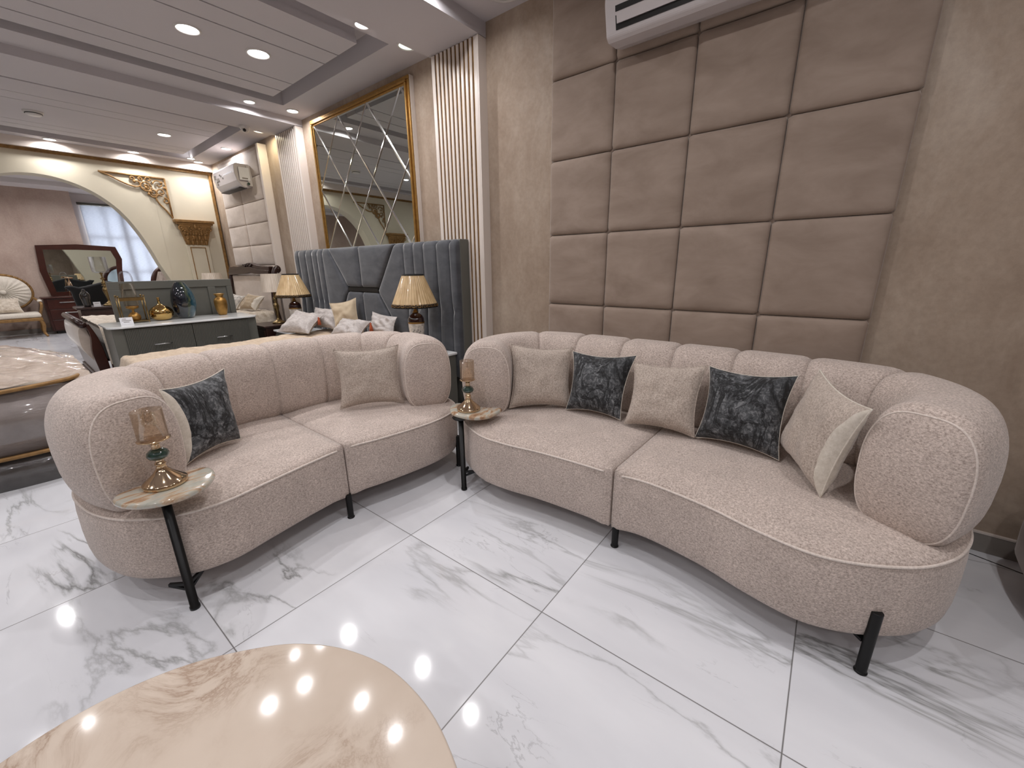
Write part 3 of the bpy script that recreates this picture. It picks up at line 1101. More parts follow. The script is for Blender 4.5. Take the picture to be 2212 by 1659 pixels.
# ================================================================== SOFAS
def sofa(name, label, path, s_seams, outline, seam, legs, T, toff=(0, 0)):
    """path: plan polyline of the back's centre line (bottom), outline: seat plan (closed), seam: two points"""
    cx = sum(p[0] for p in outline) / len(outline)
    cy = sum(p[1] for p in outline) / len(outline)
    t = thing(name, label, 'sofa', (cx, cy, 0))
    O = spline([(a, b, 0) for a, b in outline], 10, True)
    # ---- split at the seam
    s0, s1 = Vector((seam[0][0], seam[0][1], 0)), Vector((seam[1][0], seam[1][1], 0))
    d = (s1 - s0).normalized()
    nrm = Vector((-d.y, d.x, 0))
    O = resample(O, 600, True)
    for sgn in (1, -1):
        side = [(p - s0).dot(nrm) * sgn for p in O]
        n = len(O)
        st = next(i for i in range(n) if side[i] > .004 and side[i - 1] <= .004)
        seq = []
        i = st
        while side[i] > .004:
            seq.append(O[i])
            i = (i + 1) % n
            if len(seq) > n:
                break
        # add seam side with rounded corners
        a, c = seq[-1], seq[0]
        off = nrm * .0012 * sgn
        pa = s0 + d * (a - s0).dot(d) + off
        pc = s0 + d * (c - s0).dot(d) + off
        m = [pa + (pc - pa) * k / 30 for k in range(31)]
        # corner smoothing
        ring = seq[2:-2] + [seq[-2].lerp(m[1], .35), pa.lerp((seq[-2] + m[1]) / 2, .35), seq[-2].lerp(m[1], .75)] + m[1:-1] + [m[-2].lerp(seq[1], .25), pc.lerp((seq[1] + m[-2]) / 2, .35), m[-2].lerp(seq[1], .65)]
        ring = resample(ring, 420, True)
        prof = [(.03, .127), (.018, .129), (.008, .136), (.001, .15), (-.003, .18), (-.005, .25), (-.003, .34), (.001, .385), (.004, .401), (.007, .409), (.016, .418), (.034, .426), (.07, .431), (.14, .436), (.26, .440)]
        kf = []
        for p in ring:
            dd = abs((p - s0).dot(nrm))
            kf.append(.12 + .88 * min(1, max(0, (dd - .01) / .07)))
        v, f = slab([(p.x, p.y) for p in ring], prof, .127, .443, None, kf)
        so = obj('seat_cushion', v, f, MT['sofa'], t)
        # piping along the outer edge (not across the seam)
        ctr = Vector((sum(p.x for p in ring) / 420, sum(p.y for p in ring) / 420, 0))
        P = []
        for p in seq[3:-3]:
            r = (p - ctr).length
            q = ctr + (p - ctr) * (1 - .0035 / r)
            P.append((q.x, q.y, .407))
        B().tube(P, .0048, 6).build('piping', MT['sofa_pipe'], so, True)
    # ---- back roll
    C = resample(spline([(a, b, 0) for a, b in path], 12), 400)
    L = [0]
    for i in range(1, 400):
        L.append(L[-1] + (C[i] - C[i - 1]).length)
    half = L[-1] / 2

    def at(s):
        s = min(max(s + half, 0), L[-1])
        import bisect
        i = min(398, max(0, bisect.bisect_right(L, s) - 1))
        u = (s - L[i]) / (L[i + 1] - L[i])
        p = C[i].lerp(C[i + 1], u)
        a, b_ = C[max(0, i - 6)], C[min(399, i + 7)]
        tg = (b_ - a).normalized()
        nn = Vector((tg.y, -tg.x, 0))
        return p, tg, nn

    M = 56
    zc, hh, hw = .637, .236, T

    def prof(th, s, sx=1.0):
        c, q = cos(th), sin(th)
        x = hw * (abs(c) ** (2 / (3.2 if q > 0 else 4.2))) * (1 if c > 0 else -1)
        z = hh * (abs(q) ** (2 / (2.7 if q > 0 else 4.2))) * (1 if q > 0 else -1)
        if z < 0:
            x *= 1 - .15 * (z / hh) ** 2
        else:
            x *= 1 - .06 * (z / hh) ** 2
        return x * s, z * (s if z > 0 else 1 - (1 - s) * .35)

    outward = 1
    p, tg, nn = at(0)
    ctrv = Vector((cx, cy, 0))
    if (p + nn - ctrv).length < (p - ctrv).length:
        outward = -1

    def ring(s, k, shift=0, kz=None):
        p, tg, nn = at(s)
        nn = nn * outward
        out = []
        for i in range(M):
            x, z = prof(2 * pi * i / M, k)
            if kz is not None:
                z *= kz
            q = p + nn * x + tg * shift
            out.append((q.x, q.y, zc + z))
        return out

    def skin(rings, name, capa, capb):
        v = []
        f = []
        for r in rings:
            v += r
        n = len(rings)
        for i in range(n - 1):
            for k in range(M):
                k2 = (k + 1) % M
                f.append((i * M + k, i * M + k2, (i + 1) * M + k2, (i + 1) * M + k))
        for idx, fl in ((0, True), (n - 1, False)):
            c = Vector((0, 0, 0))
            for k in range(M):
                c += Vector(v[idx * M + k])
            c /= M
            v.append(tuple(c))
            ci = len(v) - 1
            for k in range(M):
                k2 = (k + 1) % M
                f.append((ci, idx * M + k2, idx * M + k) if fl else (ci, idx * M + k, idx * M + k2))
        return obj(name, v, f if outward < 0 else [tuple(reversed(q)) for q in f], MT['sofa'], t)

    def puff(u):
        e = min(u, 1 - u)
        return 1 - .055 * max(0, 1 - e / .22) ** 2.6

    ss = [-half] + s_seams + [half]
    for j in range(len(ss) - 1):
        a, c = ss[j], ss[j + 1]
        first, last = j == 0, j == len(ss) - 2
        K = 14 if not (first or last) else 26
        rings = []
        for k in range(K + 1):
            u = k / K
            s = a + (c - a) * u
            e = 1.0
            Lseg = c - a
            dl, dr = u * Lseg, (1 - u) * Lseg
            if not first:
                e -= .06 * max(0, 1 - dl / .055) ** 2.4
            if not last:
                e -= .06 * max(0, 1 - dr / .055) ** 2.4
            rings.append(ring(s, e))
        capring = None
        if first or last:
            sgn = -1 if first else 1
            se = a if first else c
            seq = []
            for kk, sh in ((.99, .014), (.97, .028), (.95, .036), (.935, .038), (.92, .043), (.87, .050), (.76, .058), (.56, .065), (.3, .069), (.1, .070)):
                seq.append(ring(se, kk, sgn * sh, 1 - (1 - kk) * .9 if kk > .93 else kk / .935 * .94))
            capring = seq[3]
            rings = (list(reversed(seq)) + rings) if first else (rings + seq)
        so = skin(rings, 'arm_cushion' if (first or last) else 'back_cushion', False, False)
        if capring:
            B().tube(capring, .0036, 6, True).build('piping', MT['sofa_pipe'], so, True)
    # ---- legs and frame
    for (x, y, h, kind) in legs:
        b = B()
        b.lathe([(.019, 0), (.019, .006), (.016, .008), (.0165, h)], (x, y, 0), 20)
        b.build('leg', MT['black_metal'], t, True, .002)
    return t


pathR = [(1.782, -.275), (1.90, -.328), (2.06, -.345), (2.215, -.302), (2.33, -.195), (2.38, -.01), (2.398, .3), (2.405, .69),
         (2.398, 1.08), (2.38, 1.39), (2.33, 1.585), (2.215, 1.71), (2.06, 1.755), (1.90, 1.73), (1.785, 1.66)]
outR = [(1.555, .69), (1.573, .54), (1.54, .3), (1.49, .13), (1.462, -.02), (1.475, -.12), (1.53, -.235), (1.62, -.345), (1.76, -.43), (1.95, -.475), (2.2, -.46), (2.4, -.34), (2.51, -.1), (2.55, .25), (2.555, .69),
        (2.55, 1.13), (2.51, 1.48), (2.4, 1.72), (2.2, 1.84), (1.95, 1.855), (1.76, 1.81), (1.62, 1.71), (1.555, 1.60), (1.50, 1.45), (1.50, 1.28), (1.53, 1.08), (1.548, .86)]
seamsR = [-.94, -.62, -.31, 0.0, .31, .62, .94]
sofaR = sofa('curved_sofa', 'long curved beige sofa under the padded wall panel with five cushions on it', pathR, seamsR, outR, ((1.5, .69), (2.5, .69)),
             [(1.525, -.241, .245, 0), (1.606, .679, .14, 0), (2.36, -.1, .14, 0), (2.4, .69, .14, 0), (2.36, 1.5, .14, 0)], .153)
B().bar((1.53, -.232, .122), (1.62, -.15, .122), .03, .01).build('leg_bracket', MT['black_metal'], sofaR)

pathL = [(.195, 2.075), (.152, 2.2), (.145, 2.36), (.205, 2.54), (.36, 2.67), (.6, 2.745), (.95, 2.765),
         (1.30, 2.745), (1.54, 2.67), (1.675, 2.53), (1.725, 2.36), (1.71, 2.2), (1.655, 2.075)]
outL = [(.955, 1.908), (.784, 1.892), (.56, 1.852), (.374, 1.822), (.233, 1.858), (.138, 1.935), (.065, 2.04), (.015, 2.2), (.0, 2.42), (.06, 2.66), (.2, 2.82), (.45, 2.885), (.95, 2.9),
        (1.45, 2.885), (1.7, 2.82), (1.83, 2.66), (1.875, 2.42), (1.87, 2.2), (1.83, 2.03), (1.765, 1.935), (1.67, 1.868), (1.53, 1.835), (1.37, 1.838), (1.15, 1.868)]
seamsL = [-.63, -.315, 0.0, .315, .63, .90]
sofaL = sofa('curved_sofa', 'shorter curved beige sofa with its back to the beds, two cushions on it', pathL, seamsL, outL, ((.95, 1.9), (.95, 2.9)),
             [(.937, 1.915, .14, 0), (1.724, 1.886, .22, 0), (.3, 2.65, .14, 0), (.95, 2.8, .14, 0), (1.6, 2.65, .14, 0)], .158)

# ================================================================== CUSHIONS


def quad_cushion(parent, bl, br, tr, tl, T, fm, bm, pull=.13, strip=None, spr=.0032, N=30, nf='front_cover', nb='back_cover', pipe=None, sag=0.0, wr=.004, flip=False):
    bl, br, tr, tl = map(Vector, (bl, br, tr, tl))
    c0 = (bl + br + tr + tl) / 4
    nrm = (br - bl).cross(tl - bl).normalized()
    if nrm.dot(Vector((0, 0, EYE)) - c0) < 0:
        nrm = -nrm
    if flip:
        nrm = -nrm
    sd = random.random() * 50

    def pt(u, v, side):
        if strip and side:
            wd = abs(strip) * (.15 + .85 * (4 * v * (1 - v)) ** .6)
            if strip < 0:
                u = 1 - u
            ic = .8
            u = u / ic * (1 - wd) if u <= ic else (1 - wd) + (u - ic) / (1 - ic) * wd
            if strip < 0:
                u = 1 - u
        pu = pull * 4 * v * (1 - v) * (1 - 2 * u) * .5
        pv = pull * 4 * u * (1 - u) * (1 - 2 * v) * .5
        uu = u + pu
        vv = v + pv
        p = (bl * (1 - uu) + br * uu) * (1 - vv) + (tl * (1 - uu) + tr * uu) * vv
        h = (max(0, (1 - (2 * u - 1) ** 4)) * max(0, (1 - (2 * v - 1) ** 4))) ** .62
        w = noise.noise(Vector((u * 5 + sd, v * 5, side * 3))) * wr * 2.2 * h
        edge = min(u, 1 - u, v, 1 - v)
        w += noise.noise(Vector((u * 16 + sd, v * 16, side))) * wr * .8 * (1 if edge < .18 else .35) * (h > .02)
        return p + nrm * side * (T * h * (1 - .12 * (2 * v - 1)) + w)
    for side, nm, m in ((1, nf, fm), (-1, nb, bm)):
        v = [pt(i / N, j / N, side) for j in range(N + 1) for i in range(N + 1)]
        f = []
        for j in range(N):
            for i in range(N):
                a = j * (N + 1) + i
                f.append((a, a + 1, a + N + 2, a + N + 1))
        test = (v[1] - v[0]).cross(v[N + 1] - v[0]).dot(nrm) * side
        if test < 0:
            f = [tuple(reversed(q)) for q in f]
        if strip and side == 1:
            lo_, hi_ = [], []
            for j in range(N):
                for i in range(N):
                    u, q_ = (i + .5) / N, (j + .5) / N
                    inside = (u > .8) if strip > 0 else (u < .2)
                    (hi_ if inside else lo_).append(f[j * N + i])
            obj(nm, v, lo_, m, parent)
            obj('side_gusset', v, hi_, bm, parent)
            continue
        obj(nm, v, f, m, parent)
    E = [pt(i / N, 0, 0) for i in range(N)] + [pt(1, i / N, 0) for i in range(N)] + [pt(1 - i / N, 1, 0) for i in range(N)] + [pt(0, 1 - i / N, 0) for i in range(N)]
    B().tube(E, spr, 6, True).build('edge_seam', pipe or bm, parent, True)
    return nrm


def cushion(label, q, T, fm, bm, shift=0.0, cat='cushion', nm='cushion', **kw):
    c = [sum(p[i] for p in q) / 4 for i in range(3)]
    t = thing(nm, label, cat, (c[0], c[1], min(p[2] for p in q)))
    e = Vector(q[1]) - Vector(q[0])
    n = Vector((e.y, -e.x, 0)).normalized()
    if n.dot(Vector(c)) > 0:
        n = -n
    q = [Vector(p) + n * shift - Vector((0, 0, .010 if nm == 'cushion' and q[0][2] < .51 and q[0][2] > .44 and c[1] < 4 else -.012 if q[0][2] > .64 else 0)) for p in q]
    quad_cushion(t, *q, T, MT[fm], MT[bm], **kw)
    return t


cushion('beige cushion nearest the candle table on the long sofa', [[1.876, 1.556, .462], [2.125, 1.256, .462], [2.23, 1.315, .823], [1.983, 1.625, .851]], .058, 'cush', 'cush_back', .02, pipe=MT['cush'])
cushion('dark marbled cushion between two beige cushions, further from the curled arm', [[2.095, 1.252, .462], [2.124, .903, .462], [2.245, .883, .825], [2.207, 1.28, .81]], .06, 'marble_print', 'cush_back', .035, spr=.002)
cushion('beige cushion in the middle between the two dark marbled ones', [[2.054, .862, .462], [2.09, .494, .462], [2.208, .498, .822], [2.162, .874, .797]], .058, 'cush', 'cush_back', .0, pipe=MT['cush'])
cushion('dark marbled cushion beside the tilted beige one on the long sofa', [[2.107, .492, .462], [2.063, .116, .462], [2.185, .11, .835], [2.224, .491, .818]], .062, 'marble_print', 'cush_back', .01, spr=.002)
cushion('tilted beige cushion with ivory backing showing, next to the big curled arm', [[2.17, .115, .488], [1.822, -.062, .452], [1.775, -.142, .842], [2.19, .027, .872]], .066, 'cush', 'cush_back', .015, strip=.09)
cushion('grey marbled cushion alone on the left end of the shorter sofa', [[.357, 2.23, .462], [.628, 2.367, .462], [.658, 2.513, .818], [.354, 2.353, .802]], .058, 'marble_print', 'cush_back', .0, strip=-.085)
cushion('beige cushion alone on the shorter sofa', [[1.195, 2.385, .462], [1.525, 2.178, .462], [1.56, 2.228, .841], [1.225, 2.443, .837]], .05, 'cush', 'cush_back', .0, pipe=MT['cush'])


# ============================================================== SIDE TABLES AND CANDLE HOLDERS
def side_table(label, pole, outline, z, brk):
    t = thing('side_table', label, 'side table', (pole[0], pole[1], 0))
    O = resample(spline([(a, b, 0) for a, b in outline], 8, True), 96, True)
    v, f = slab([(p.x, p.y) for p in O], [(.02, z - .026), (.006, z - .024), (.001, z - .018), (-.001, z - .012), (.001, z - .006), (.006, z - .001), (.012, z)], z - .026, z)
    obj('tabletop', v, f, MT['onyx'], t)
    x, y = pole
    b = B().lathe([(.018, 0), (.018, .012), (.0155, .014), (.0155, z - .027)], (x, y, 0), 20)
    b.lathe([(.0155, z - .04), (.045, z - .034), (.05, z - .0265)], (x, y, 0), 20)
    b.build('pole', MT['black_metal'], t, True)
    b = B()
    for q in brk:
        b.bar((x, y, .119), (x + q[0], y + q[1], .119), .012, .012)
        b.bar((x, y, .09), (x + q[0], y + q[1], .117), .01, .01)
    b.build('bracket', MT['black_metal'], t)
    return t


def candle(label, x, y, z, gr):
    t = thing('candle_holder', label, 'candle holder', (x, y, z))
    B().lathe([(.001, 0), (.066, 0), (.069, .004), (.069, .015), (.066, .018), (.062, .02), (.05, .032), (.03, .05), (.018, .066), (.014, .08), (.017, .083), (.018, .088), (.014, .092), (.012, .098), (.013, .104)], (x, y, z), 48, False).build('base', MT['gold_polish'], t, True)
    B().lathe([(.001, .102), (.018, .104), (.031, .113), (.035, .124), (.031, .136), (.018, .146), (.001, .148)], (x, y, z), 36, False).build('bead', MT['jade'], t, True)
    B().lathe([(.012, .146), (.014, .151), (.011, .155), (.014, .160), (.011, .164), (.016, .168), (.02, .173), (gr * .7, .178), (gr * 1.08, .183), (gr * 1.1, .186), (gr * .7, .184), (.001, .183)], (x, y, z), 36, False).build('cup_collar', MT['gold_polish'], t, True)
    B().lathe([(gr * .6, .186), (gr * .96, .188), (gr, .196), (gr, .298), (gr * .965, .298), (gr * .965, .198), (gr * .9, .192), (.001, .19)], (x, y, z), 48, False).build('glass_cup', MT['amber_glass'], t, True)
    return t


side_table('round onyx side table in front of the shorter sofa arm at the picture left', (.212, 1.84), [(.085, 1.90), (.12, 1.82), (.19, 1.765), (.27, 1.758), (.345, 1.80), (.385, 1.88), (.375, 1.955), (.30, 1.985), (.235, 1.985), (.165, 1.975), (.10, 1.955)], .528, [(.06, .05), (-.05, .05)])
candle('gold candle holder with green bead on the near side table', .235, 1.905, .5285, .046)
side_table('small crescent onyx side table at the corner where the two sofas meet', (1.524, 1.632), [(1.495, 1.60), (1.53, 1.515), (1.60, 1.472), (1.69, 1.478), (1.735, 1.50), (1.715, 1.545), (1.68, 1.60), (1.665, 1.66), (1.66, 1.74), (1.63, 1.785), (1.57, 1.77), (1.515, 1.71), (1.493, 1.655)], .5, [(.06, .02), (.05, -.05)])
candle('gold candle holder with green bead on the corner side table between the sofas', 1.592, 1.632, .5005, .041)

# ================================================================== COFFEE TABLE
t = thing('coffee_table', 'low rounded cream marble coffee table cut off by the bottom edge', 'coffee table', (-.1, .6, 0))
O = [(.378, .65), (.345, .79), (.28, .905), (.2, .985), (.078, 1.067), (-.06, 1.108), (-.2, 1.10), (-.42, 1.03), (-.62, .85), (-.68, .6), (-.6, .35), (-.4, .17), (-.15, .1), (.1, .15), (.27, .30), (.36, .48)]
O = resample(spline([(a, b, 0) for a, b in O], 8, True), 140, True)
z = .42
v, f = slab([(p.x, p.y) for p in O], [(.02, z - .03), (.004, z - .028), (0, z - .02), (0, z - .004), (.002, z - .001), (.005, z)], z - .03, z, (-.12, .62))
obj('tabletop', v, f, MT['table_stone'], t)
v, f = slab([(-.12 + (p.x + .12) * .45, .62 + (p.y - .62) * .45) for p in O], [(.01, 0), (0, .004), (0, z - .032)], 0, z - .031, (-.12, .62))
obj('pedestal', v, f, MT['table_stone'], t)

# ================================================================== GREY BED
t = thing('grey_bed', 'large grey channelled velvet bed with a champagne spread behind the shorter sofa', 'bed', (1.4, 3.95, 0))
B().box(2.452, 2.55, 2.53, 5.46, 0, 1.535).build('headboard_frame', MT['grey_lacquer'], t, False, .006)


def hpoly(pts):
    pad('headboard_channel', pts, 2.458, .055, MT['velvet_grey'], t, .012)


ZB, ZT = .35, 1.533
seam_t = [5.45, 5.338, 5.159, 5.0, 4.873, 4.75]
seam_b = [5.45, 5.335, 5.15, 5.0, 4.875, 4.76]
for i in range(5):
    hpoly([(seam_t[i + 1], ZT), (seam_t[i], ZT), (seam_b[i], ZB), (seam_b[i + 1], ZB)])
hpoly([(4.619, ZT), (4.75, ZT), (4.76, ZB), (4.52, ZB), (4.50, .8), (4.29, 1.095)][:])
# mirrored pieces on the near side
seam_t2 = [3.249, 3.104, 2.966, 2.786, 2.605, 2.54]
seam_t2 = [3.24, 3.10, 2.96, 2.785, 2.62, 2.536]
for i in range(5):
    hpoly([(seam_t2[i + 1], ZT), (seam_t2[i], ZT), (seam_t2[i], ZB), (seam_t2[i + 1], ZB)])
hpoly([(3.24, ZT), (3.378, ZT), (3.715, 1.095), (3.50, .8), (3.49, ZB), (3.24, ZB)])
hpoly([(4.016, ZT), (4.615, ZT), (4.285, 1.12), (4.01, 1.12)])
hpoly([(3.382, ZT), (4.012, ZT), (4.006, 1.12), (3.718, 1.12)])
B().box(2.42, 2.455, 3.72, 4.285, 1.078, 1.116).build('headboard_bar', MT['ac_dark'], t)
hpoly([(4.01, 1.072), (4.285, 1.072), (4.49, .79), (4.50, ZB), (4.01, ZB)])
hpoly([(3.718, 1.072), (4.006, 1.072), (4.006, ZB), (3.505, ZB), (3.51, .79)])
B().box(.52, 2.4, 3.13, 4.62, .02, .32).build('bed_base', MT['velvet_grey'], t, False, .02)
# crumpled spread over the mattress
NX, NY = 90, 60
v = []
for j in range(NY + 1):
    for i in range(NX + 1):
        u, w_ = i / NX, j / NY
        # unfold: edges hang down
        X = .43 + u * 1.98
        Y = 3.07 + w_ * 1.64
        e = min(w_, 1 - w_) * 1.64
        ex = u * 1.98
        hz = .635 - .02 * noise.noise(Vector((X * 2, Y * 2, 0)))
        hz += .012 * noise.noise(Vector((X * 7, Y * 14, 3))) + .006 * noise.noise(Vector((X * 20, Y * 30, 7)))
        dd = min(e, ex)
        if dd < .10:
            k = 1 - dd / .10
            hz -= .40 * k ** 3 + .04 * k
            X += .03 * k if ex < .1 else 0
        v.append((X, Y, hz))
f = [(j * (NX + 1) + i, j * (NX + 1) + i + 1, (j + 1) * (NX + 1) + i + 1, (j + 1) * (NX + 1) + i) for j in range(NY) for i in range(NX)]
obj('bedspread', v, f, MT['bedspread'], t)
B().box(.56, 2.4, 3.2, 4.58, .32, .56).build('mattress', MT['cush_back'], t, False, .04, 3)


def tassel(t, p, s=1.0, nm='tassel'):
    x, y, z = p
    B().lathe([(.002, .012), (.009 * s, .006), (.010 * s, 0), (.008 * s, -.006), (.013 * s, -.02), (.02 * s, -.07 * s), (.001, -.071 * s)], (x, y, z), 12, False).build(nm, MT['tassel'], t, True)


def bpillow(label, q, T, mat='wrap_pillow', tas=None, **kw):
    t = cushion(label, q, T, mat, mat, 0, 'pillow', 'bed_pillow', N=20, wr=.012, **kw)
    if tas:
        tassel(t, tas)
    return t


bpillow('bagged grey pillow with rust tassel nearest the foot of the grey bed', [[1.775, 4.70, .655], [1.925, 4.30, .655], [2.165, 4.42, .815], [2.07, 4.84, .85]], .065, tas=(2.10, 4.40, .80))
bpillow('bagged grey pillow leaning on the headboard behind the tasselled one', [[2.12, 4.66, .67], [2.20, 4.27, .67], [2.34, 4.36, .87], [2.27, 4.80, .87]], .06)
bpillow('plain beige velvet pillow standing upright in the middle of the grey bed', [[2.154, 4.178, .66], [2.31, 3.93, .66], [2.37, 4.07, 1.0], [2.19, 4.30, .945]], .05, 'tan_velvet')
bpillow('bagged grey pillow with rust tassel in front of the beige upright one', [[1.95, 3.92, .655], [2.05, 3.55, .655], [2.23, 3.60, .80], [2.15, 3.99, .81]], .06, tas=(2.21, 3.58, .79))
bpillow('bagged grey pillow beside the nearer pleated lamp on the grey bed', [[2.24, 3.70, .67], [2.28, 3.32, .67], [2.38, 3.38, .84], [2.37, 3.78, .87]], .045)


def nightstand(label, x0, x1, y0, y1, h, body, top, legs=False):
    t = thing('nightstand', label, 'nightstand', ((x0 + x1) / 2, (y0 + y1) / 2, 0))
    B().box(x0 + .01, x1, y0 + .01, y1 - .01, .06, h - .022).build('body', body, t, False, .006)
    B().box(x0 - .01, x1, y0 - .01, y1 + .01, h - .022, h).build('top', top, t, False, .006)
    B().box(x0 + .03, x1 - .02, y0 + .03, y1 - .03, 0, .06).build('plinth', MT['ac_dark'], t)
    for k in range(2):
        za = .09 + k * (h - .13) / 2
        dr = B().box(x0 - .006, x0 + .01, y0 + .03, y1 - .03, za, za + (h - .13) / 2 - .015).build('drawer', body, t, False, .003)
        B().box(x0 - .022, x0 - .006, (y0 + y1) / 2 - .05, (y0 + y1) / 2 + .05, za + .1, za + .112).build('handle', MT['brass'] if legs else MT['chrome'], dr, False, .003)
    return t


nightstand('white topped nightstand between the grey bed and the long sofa', 2.02, 2.4, 2.58, 3.04, .6, MT['grey_lacquer'], MT['white_marble'])
nightstand('white topped nightstand on the far side of the grey bed', 2.02, 2.4, 4.98, 5.42, .6, MT['grey_lacquer'], MT['white_marble'])
nightstand('dark walnut nightstand beside the dark sleigh bed', 1.95, 2.4, 5.5, 5.97, .64, MT['dark_wood'], MT['dark_wood'], True)


def pleated(x, y, z0, z1, r0, r1, n=44, amp=.035):
    v = []
    f = []
    m = n * 4
    zs_ = [z0 + (z1 - z0) * k / 6 for k in range(7)]
    for zz in zs_:
        u = (zz - z0) / (z1 - z0)
        r = r0 + (r1 - r0) * u
        for k in range(m):
            a = 2 * pi * k / m
            rr = r * (1 + amp * (1 if k % 4 < 2 else -1) * .5)
            v.append((x + rr * cos(a), y + rr * sin(a), zz))
    for i in range(6):
        for k in range(m):
            k2 = (k + 1) % m
            f.append((i * m + k, i * m + k2, (i + 1) * m + k2, (i + 1) * m + k))
    return v, f


def greek_lamp(label, x, y, z, s=1.0, band_on=True):
    t = thing('table_lamp', label, 'table lamp', (x, y, z))
    B().lathe([(.001, 0.0), (.05, 0.0), (.052, 0.0083), (.045, 0.0193), (.035, 0.0276), (.03, 0.0414)], (x, y, z), 32, False).build('foot', MT['brass'], t, True)
    B().lathe([(.03, 0.0414), (.045, 0.0828), (.06, 0.1518), (.068, 0.2277), (.068, 0.2553)], (x, y, z), 32, False).build('porcelain_body', MT['porcelain'], t, True)
    B().lathe([(.069, 0.2553), (.070, 0.2581), (.070, 0.265), (.069, 0.2677)], (x, y, z), 32, False).build('gold_band', MT['gold'], t, True)
    B().lathe([(.068, 0.2677), (.066, 0.2967), (.055, 0.3202), (.03, 0.3381), (.02, 0.345)], (x, y, z), 32, False).build('shoulder', MT['burgundy'], t, True)
    B().lathe([(.02, .345), (.026, .35), (.016, .36), (.013, .375), (.019, .385), (.013, .395), (.01, .42), (.009, .46)], (x, y, z), 24, False).build('neck', MT['gold'], t, True)
    z0, z1 = z + .392, z + .655
    v, f = pleated(x, y, z0 + .03, z1, .183, .087)
    sh = obj('lamp_shade', v, f, MT['shade'], t)
    B().lathe([(.192, 0), (.193, 0), (.1885, .032), (.187, .032)], (x, y, z0), 48, False).build('fret_border', MT['black'], sh, True)
    B().lathe([(.088, 0), (.091, 0), (.089, .012), (.086, .012)], (x, y, z1 - .006), 40, False).build('top_binding', MT['black'], sh, True)
    # raised key pattern on the border
    b = B()
    n = 26
    for k in range(n):
        a0 = 2 * pi * k / n
        da = 2 * pi / n

        def pp(u, w_):
            a = a0 + da * u
            r = .1945 - .005 * w_
            return (x + r * cos(a), y + r * sin(a), z0 + .004 + .024 * w_)
        P = [(.05, .1), (.05, .95), (.8, .95), (.8, .3), (.35, .3), (.35, .62)]
        for i in range(len(P) - 1):
            b.tube([pp(*P[i]), pp((P[i][0] + P[i + 1][0]) / 2, (P[i][1] + P[i + 1][1]) / 2), pp(*P[i + 1])], .0013, 4)
    b.build('key_pattern', MT['gold'], sh)
    # painted rose on the belly
    b = B()
    a0 = atan2(-y, -x)
    for i in range(7):
        a = a0 + (i - 3) * .16
        b.ball((x + .066 * cos(a), y + .066 * sin(a), z + .19 + .016 * sin(i * 2.1)), .007, 5, (1, 1, .8))
    b.build('painted_roses', MT['skirt'], t, True)
    return t


greek_lamp('pleated gold lamp with key pattern border on the nearer nightstand', 2.19, 2.84, .6005)
greek_lamp('pleated gold lamp on the far nightstand against the grey headboard edge', 2.19, 5.14, .6005)


def brass_lamp(label, x, y, z, shade, r0, r1, h, sh_h, m='brass'):
    t = thing('table_lamp', label, 'table lamp', (x, y, z))
    B().lathe([(.001, 0), (.075, 0), (.078, .008), (.07, .018), (.05, .03), (.03, .04), (.018, .055), (.014, .08), (.018, .13), (.028, .18), (.034, .22), (.026, .25), (.012, .262), (.02, .27), (.012, .28), (.024, .295), (.028, .31), (.02, .325), (.01, .34), (.009, h)], (x, y, z), 28, False).build('stem', MT[m], t, True)
    v, f = pleated(x, y, z + h - .02, z + h + sh_h, r0, r1, 40, .02)
    obj('lamp_shade', v, f, MT[shade], t)
    return t


brass_lamp('brass lamp with pale bagged shade on the dark nightstand', 2.2, 5.71, .6405, 'shade_w', .145, .115, .42, .2)
brass_lamp('pale drum lamp shade showing over the grey panel near the pilaster', 2.28, 8.3, .6205, 'shade_w', .17, .13, .45, .2)

# ================================================================== SLEIGH BED
t = thing('sleigh_bed', 'dark walnut sleigh bed with cream upholstered headboard and scrolled footboard', 'bed', (1.5, 7.05, 0))
HT = [(7.80, 1.325), (7.74, 1.355), (7.58, 1.362), (7.35, 1.366), (7.2, 1.378), (7.03, 1.405), (6.93, 1.412), (6.83, 1.405), (6.66, 1.378), (6.5, 1.366), (6.28, 1.358), (6.22, 1.35)]
HB = [(6.24, 1.24), (6.45, 1.248), (6.7, 1.256), (6.93, 1.272), (7.15, 1.256), (7.4, 1.248), (7.78, 1.236)]
HT = [(p.x, p.y) for p in spline([(a_, z_, 0) for a_, z_ in HT], 3)]
B().prism(HT + HB, 2.385, 2.45, 'x').build('top_rail', MT['dark_wood'], t, False, .008)
B().prism([(a_, z_ - .055) for a_, z_ in HT] + [(a_, z_ - .001) for a_, z_ in HB], 2.372, 2.384, 'x').build('rail_moulding', MT['dark_wood'], t, False, .004)
b = B()
for i in range(11):
    b.ball((2.376, 6.96 + (i - 5) * .03, 1.37 + .012 * cos(i * 1.9) + .012 * (1 - abs(i - 5) / 5)), .016, 6, (.7, 1, .9))
b.build('carved_crest', MT['dark_wood'], t, True)
for y_ in (6.17, 7.80):
    P = spline([(2.40, y_, .02), (2.40, y_, .5), (2.37, y_, .8), (2.38, y_, 1.05), (2.41, y_, 1.22), (2.44, y_, 1.31), (2.475, y_, 1.335), (2.485, y_, 1.30), (2.465, y_, 1.28)], 5)
    B().tube(P, [.034] * (len(P) - 8) + [.034 - .002 * k for k in range(8)], 12).build('post', MT['dark_wood'], t, True)
B().box(2.41, 2.47, 6.2, 7.78, .1, 1.24).build('headboard_upholstery', MT['velvet_light'], t, False, .025, 3)
B().box(.60, 2.42, 6.22, 6.27, .12, .42).box(.60, 2.42, 7.80, 7.85, .12, .42).build('side_rail', MT['red_wood'], t, False, .006)
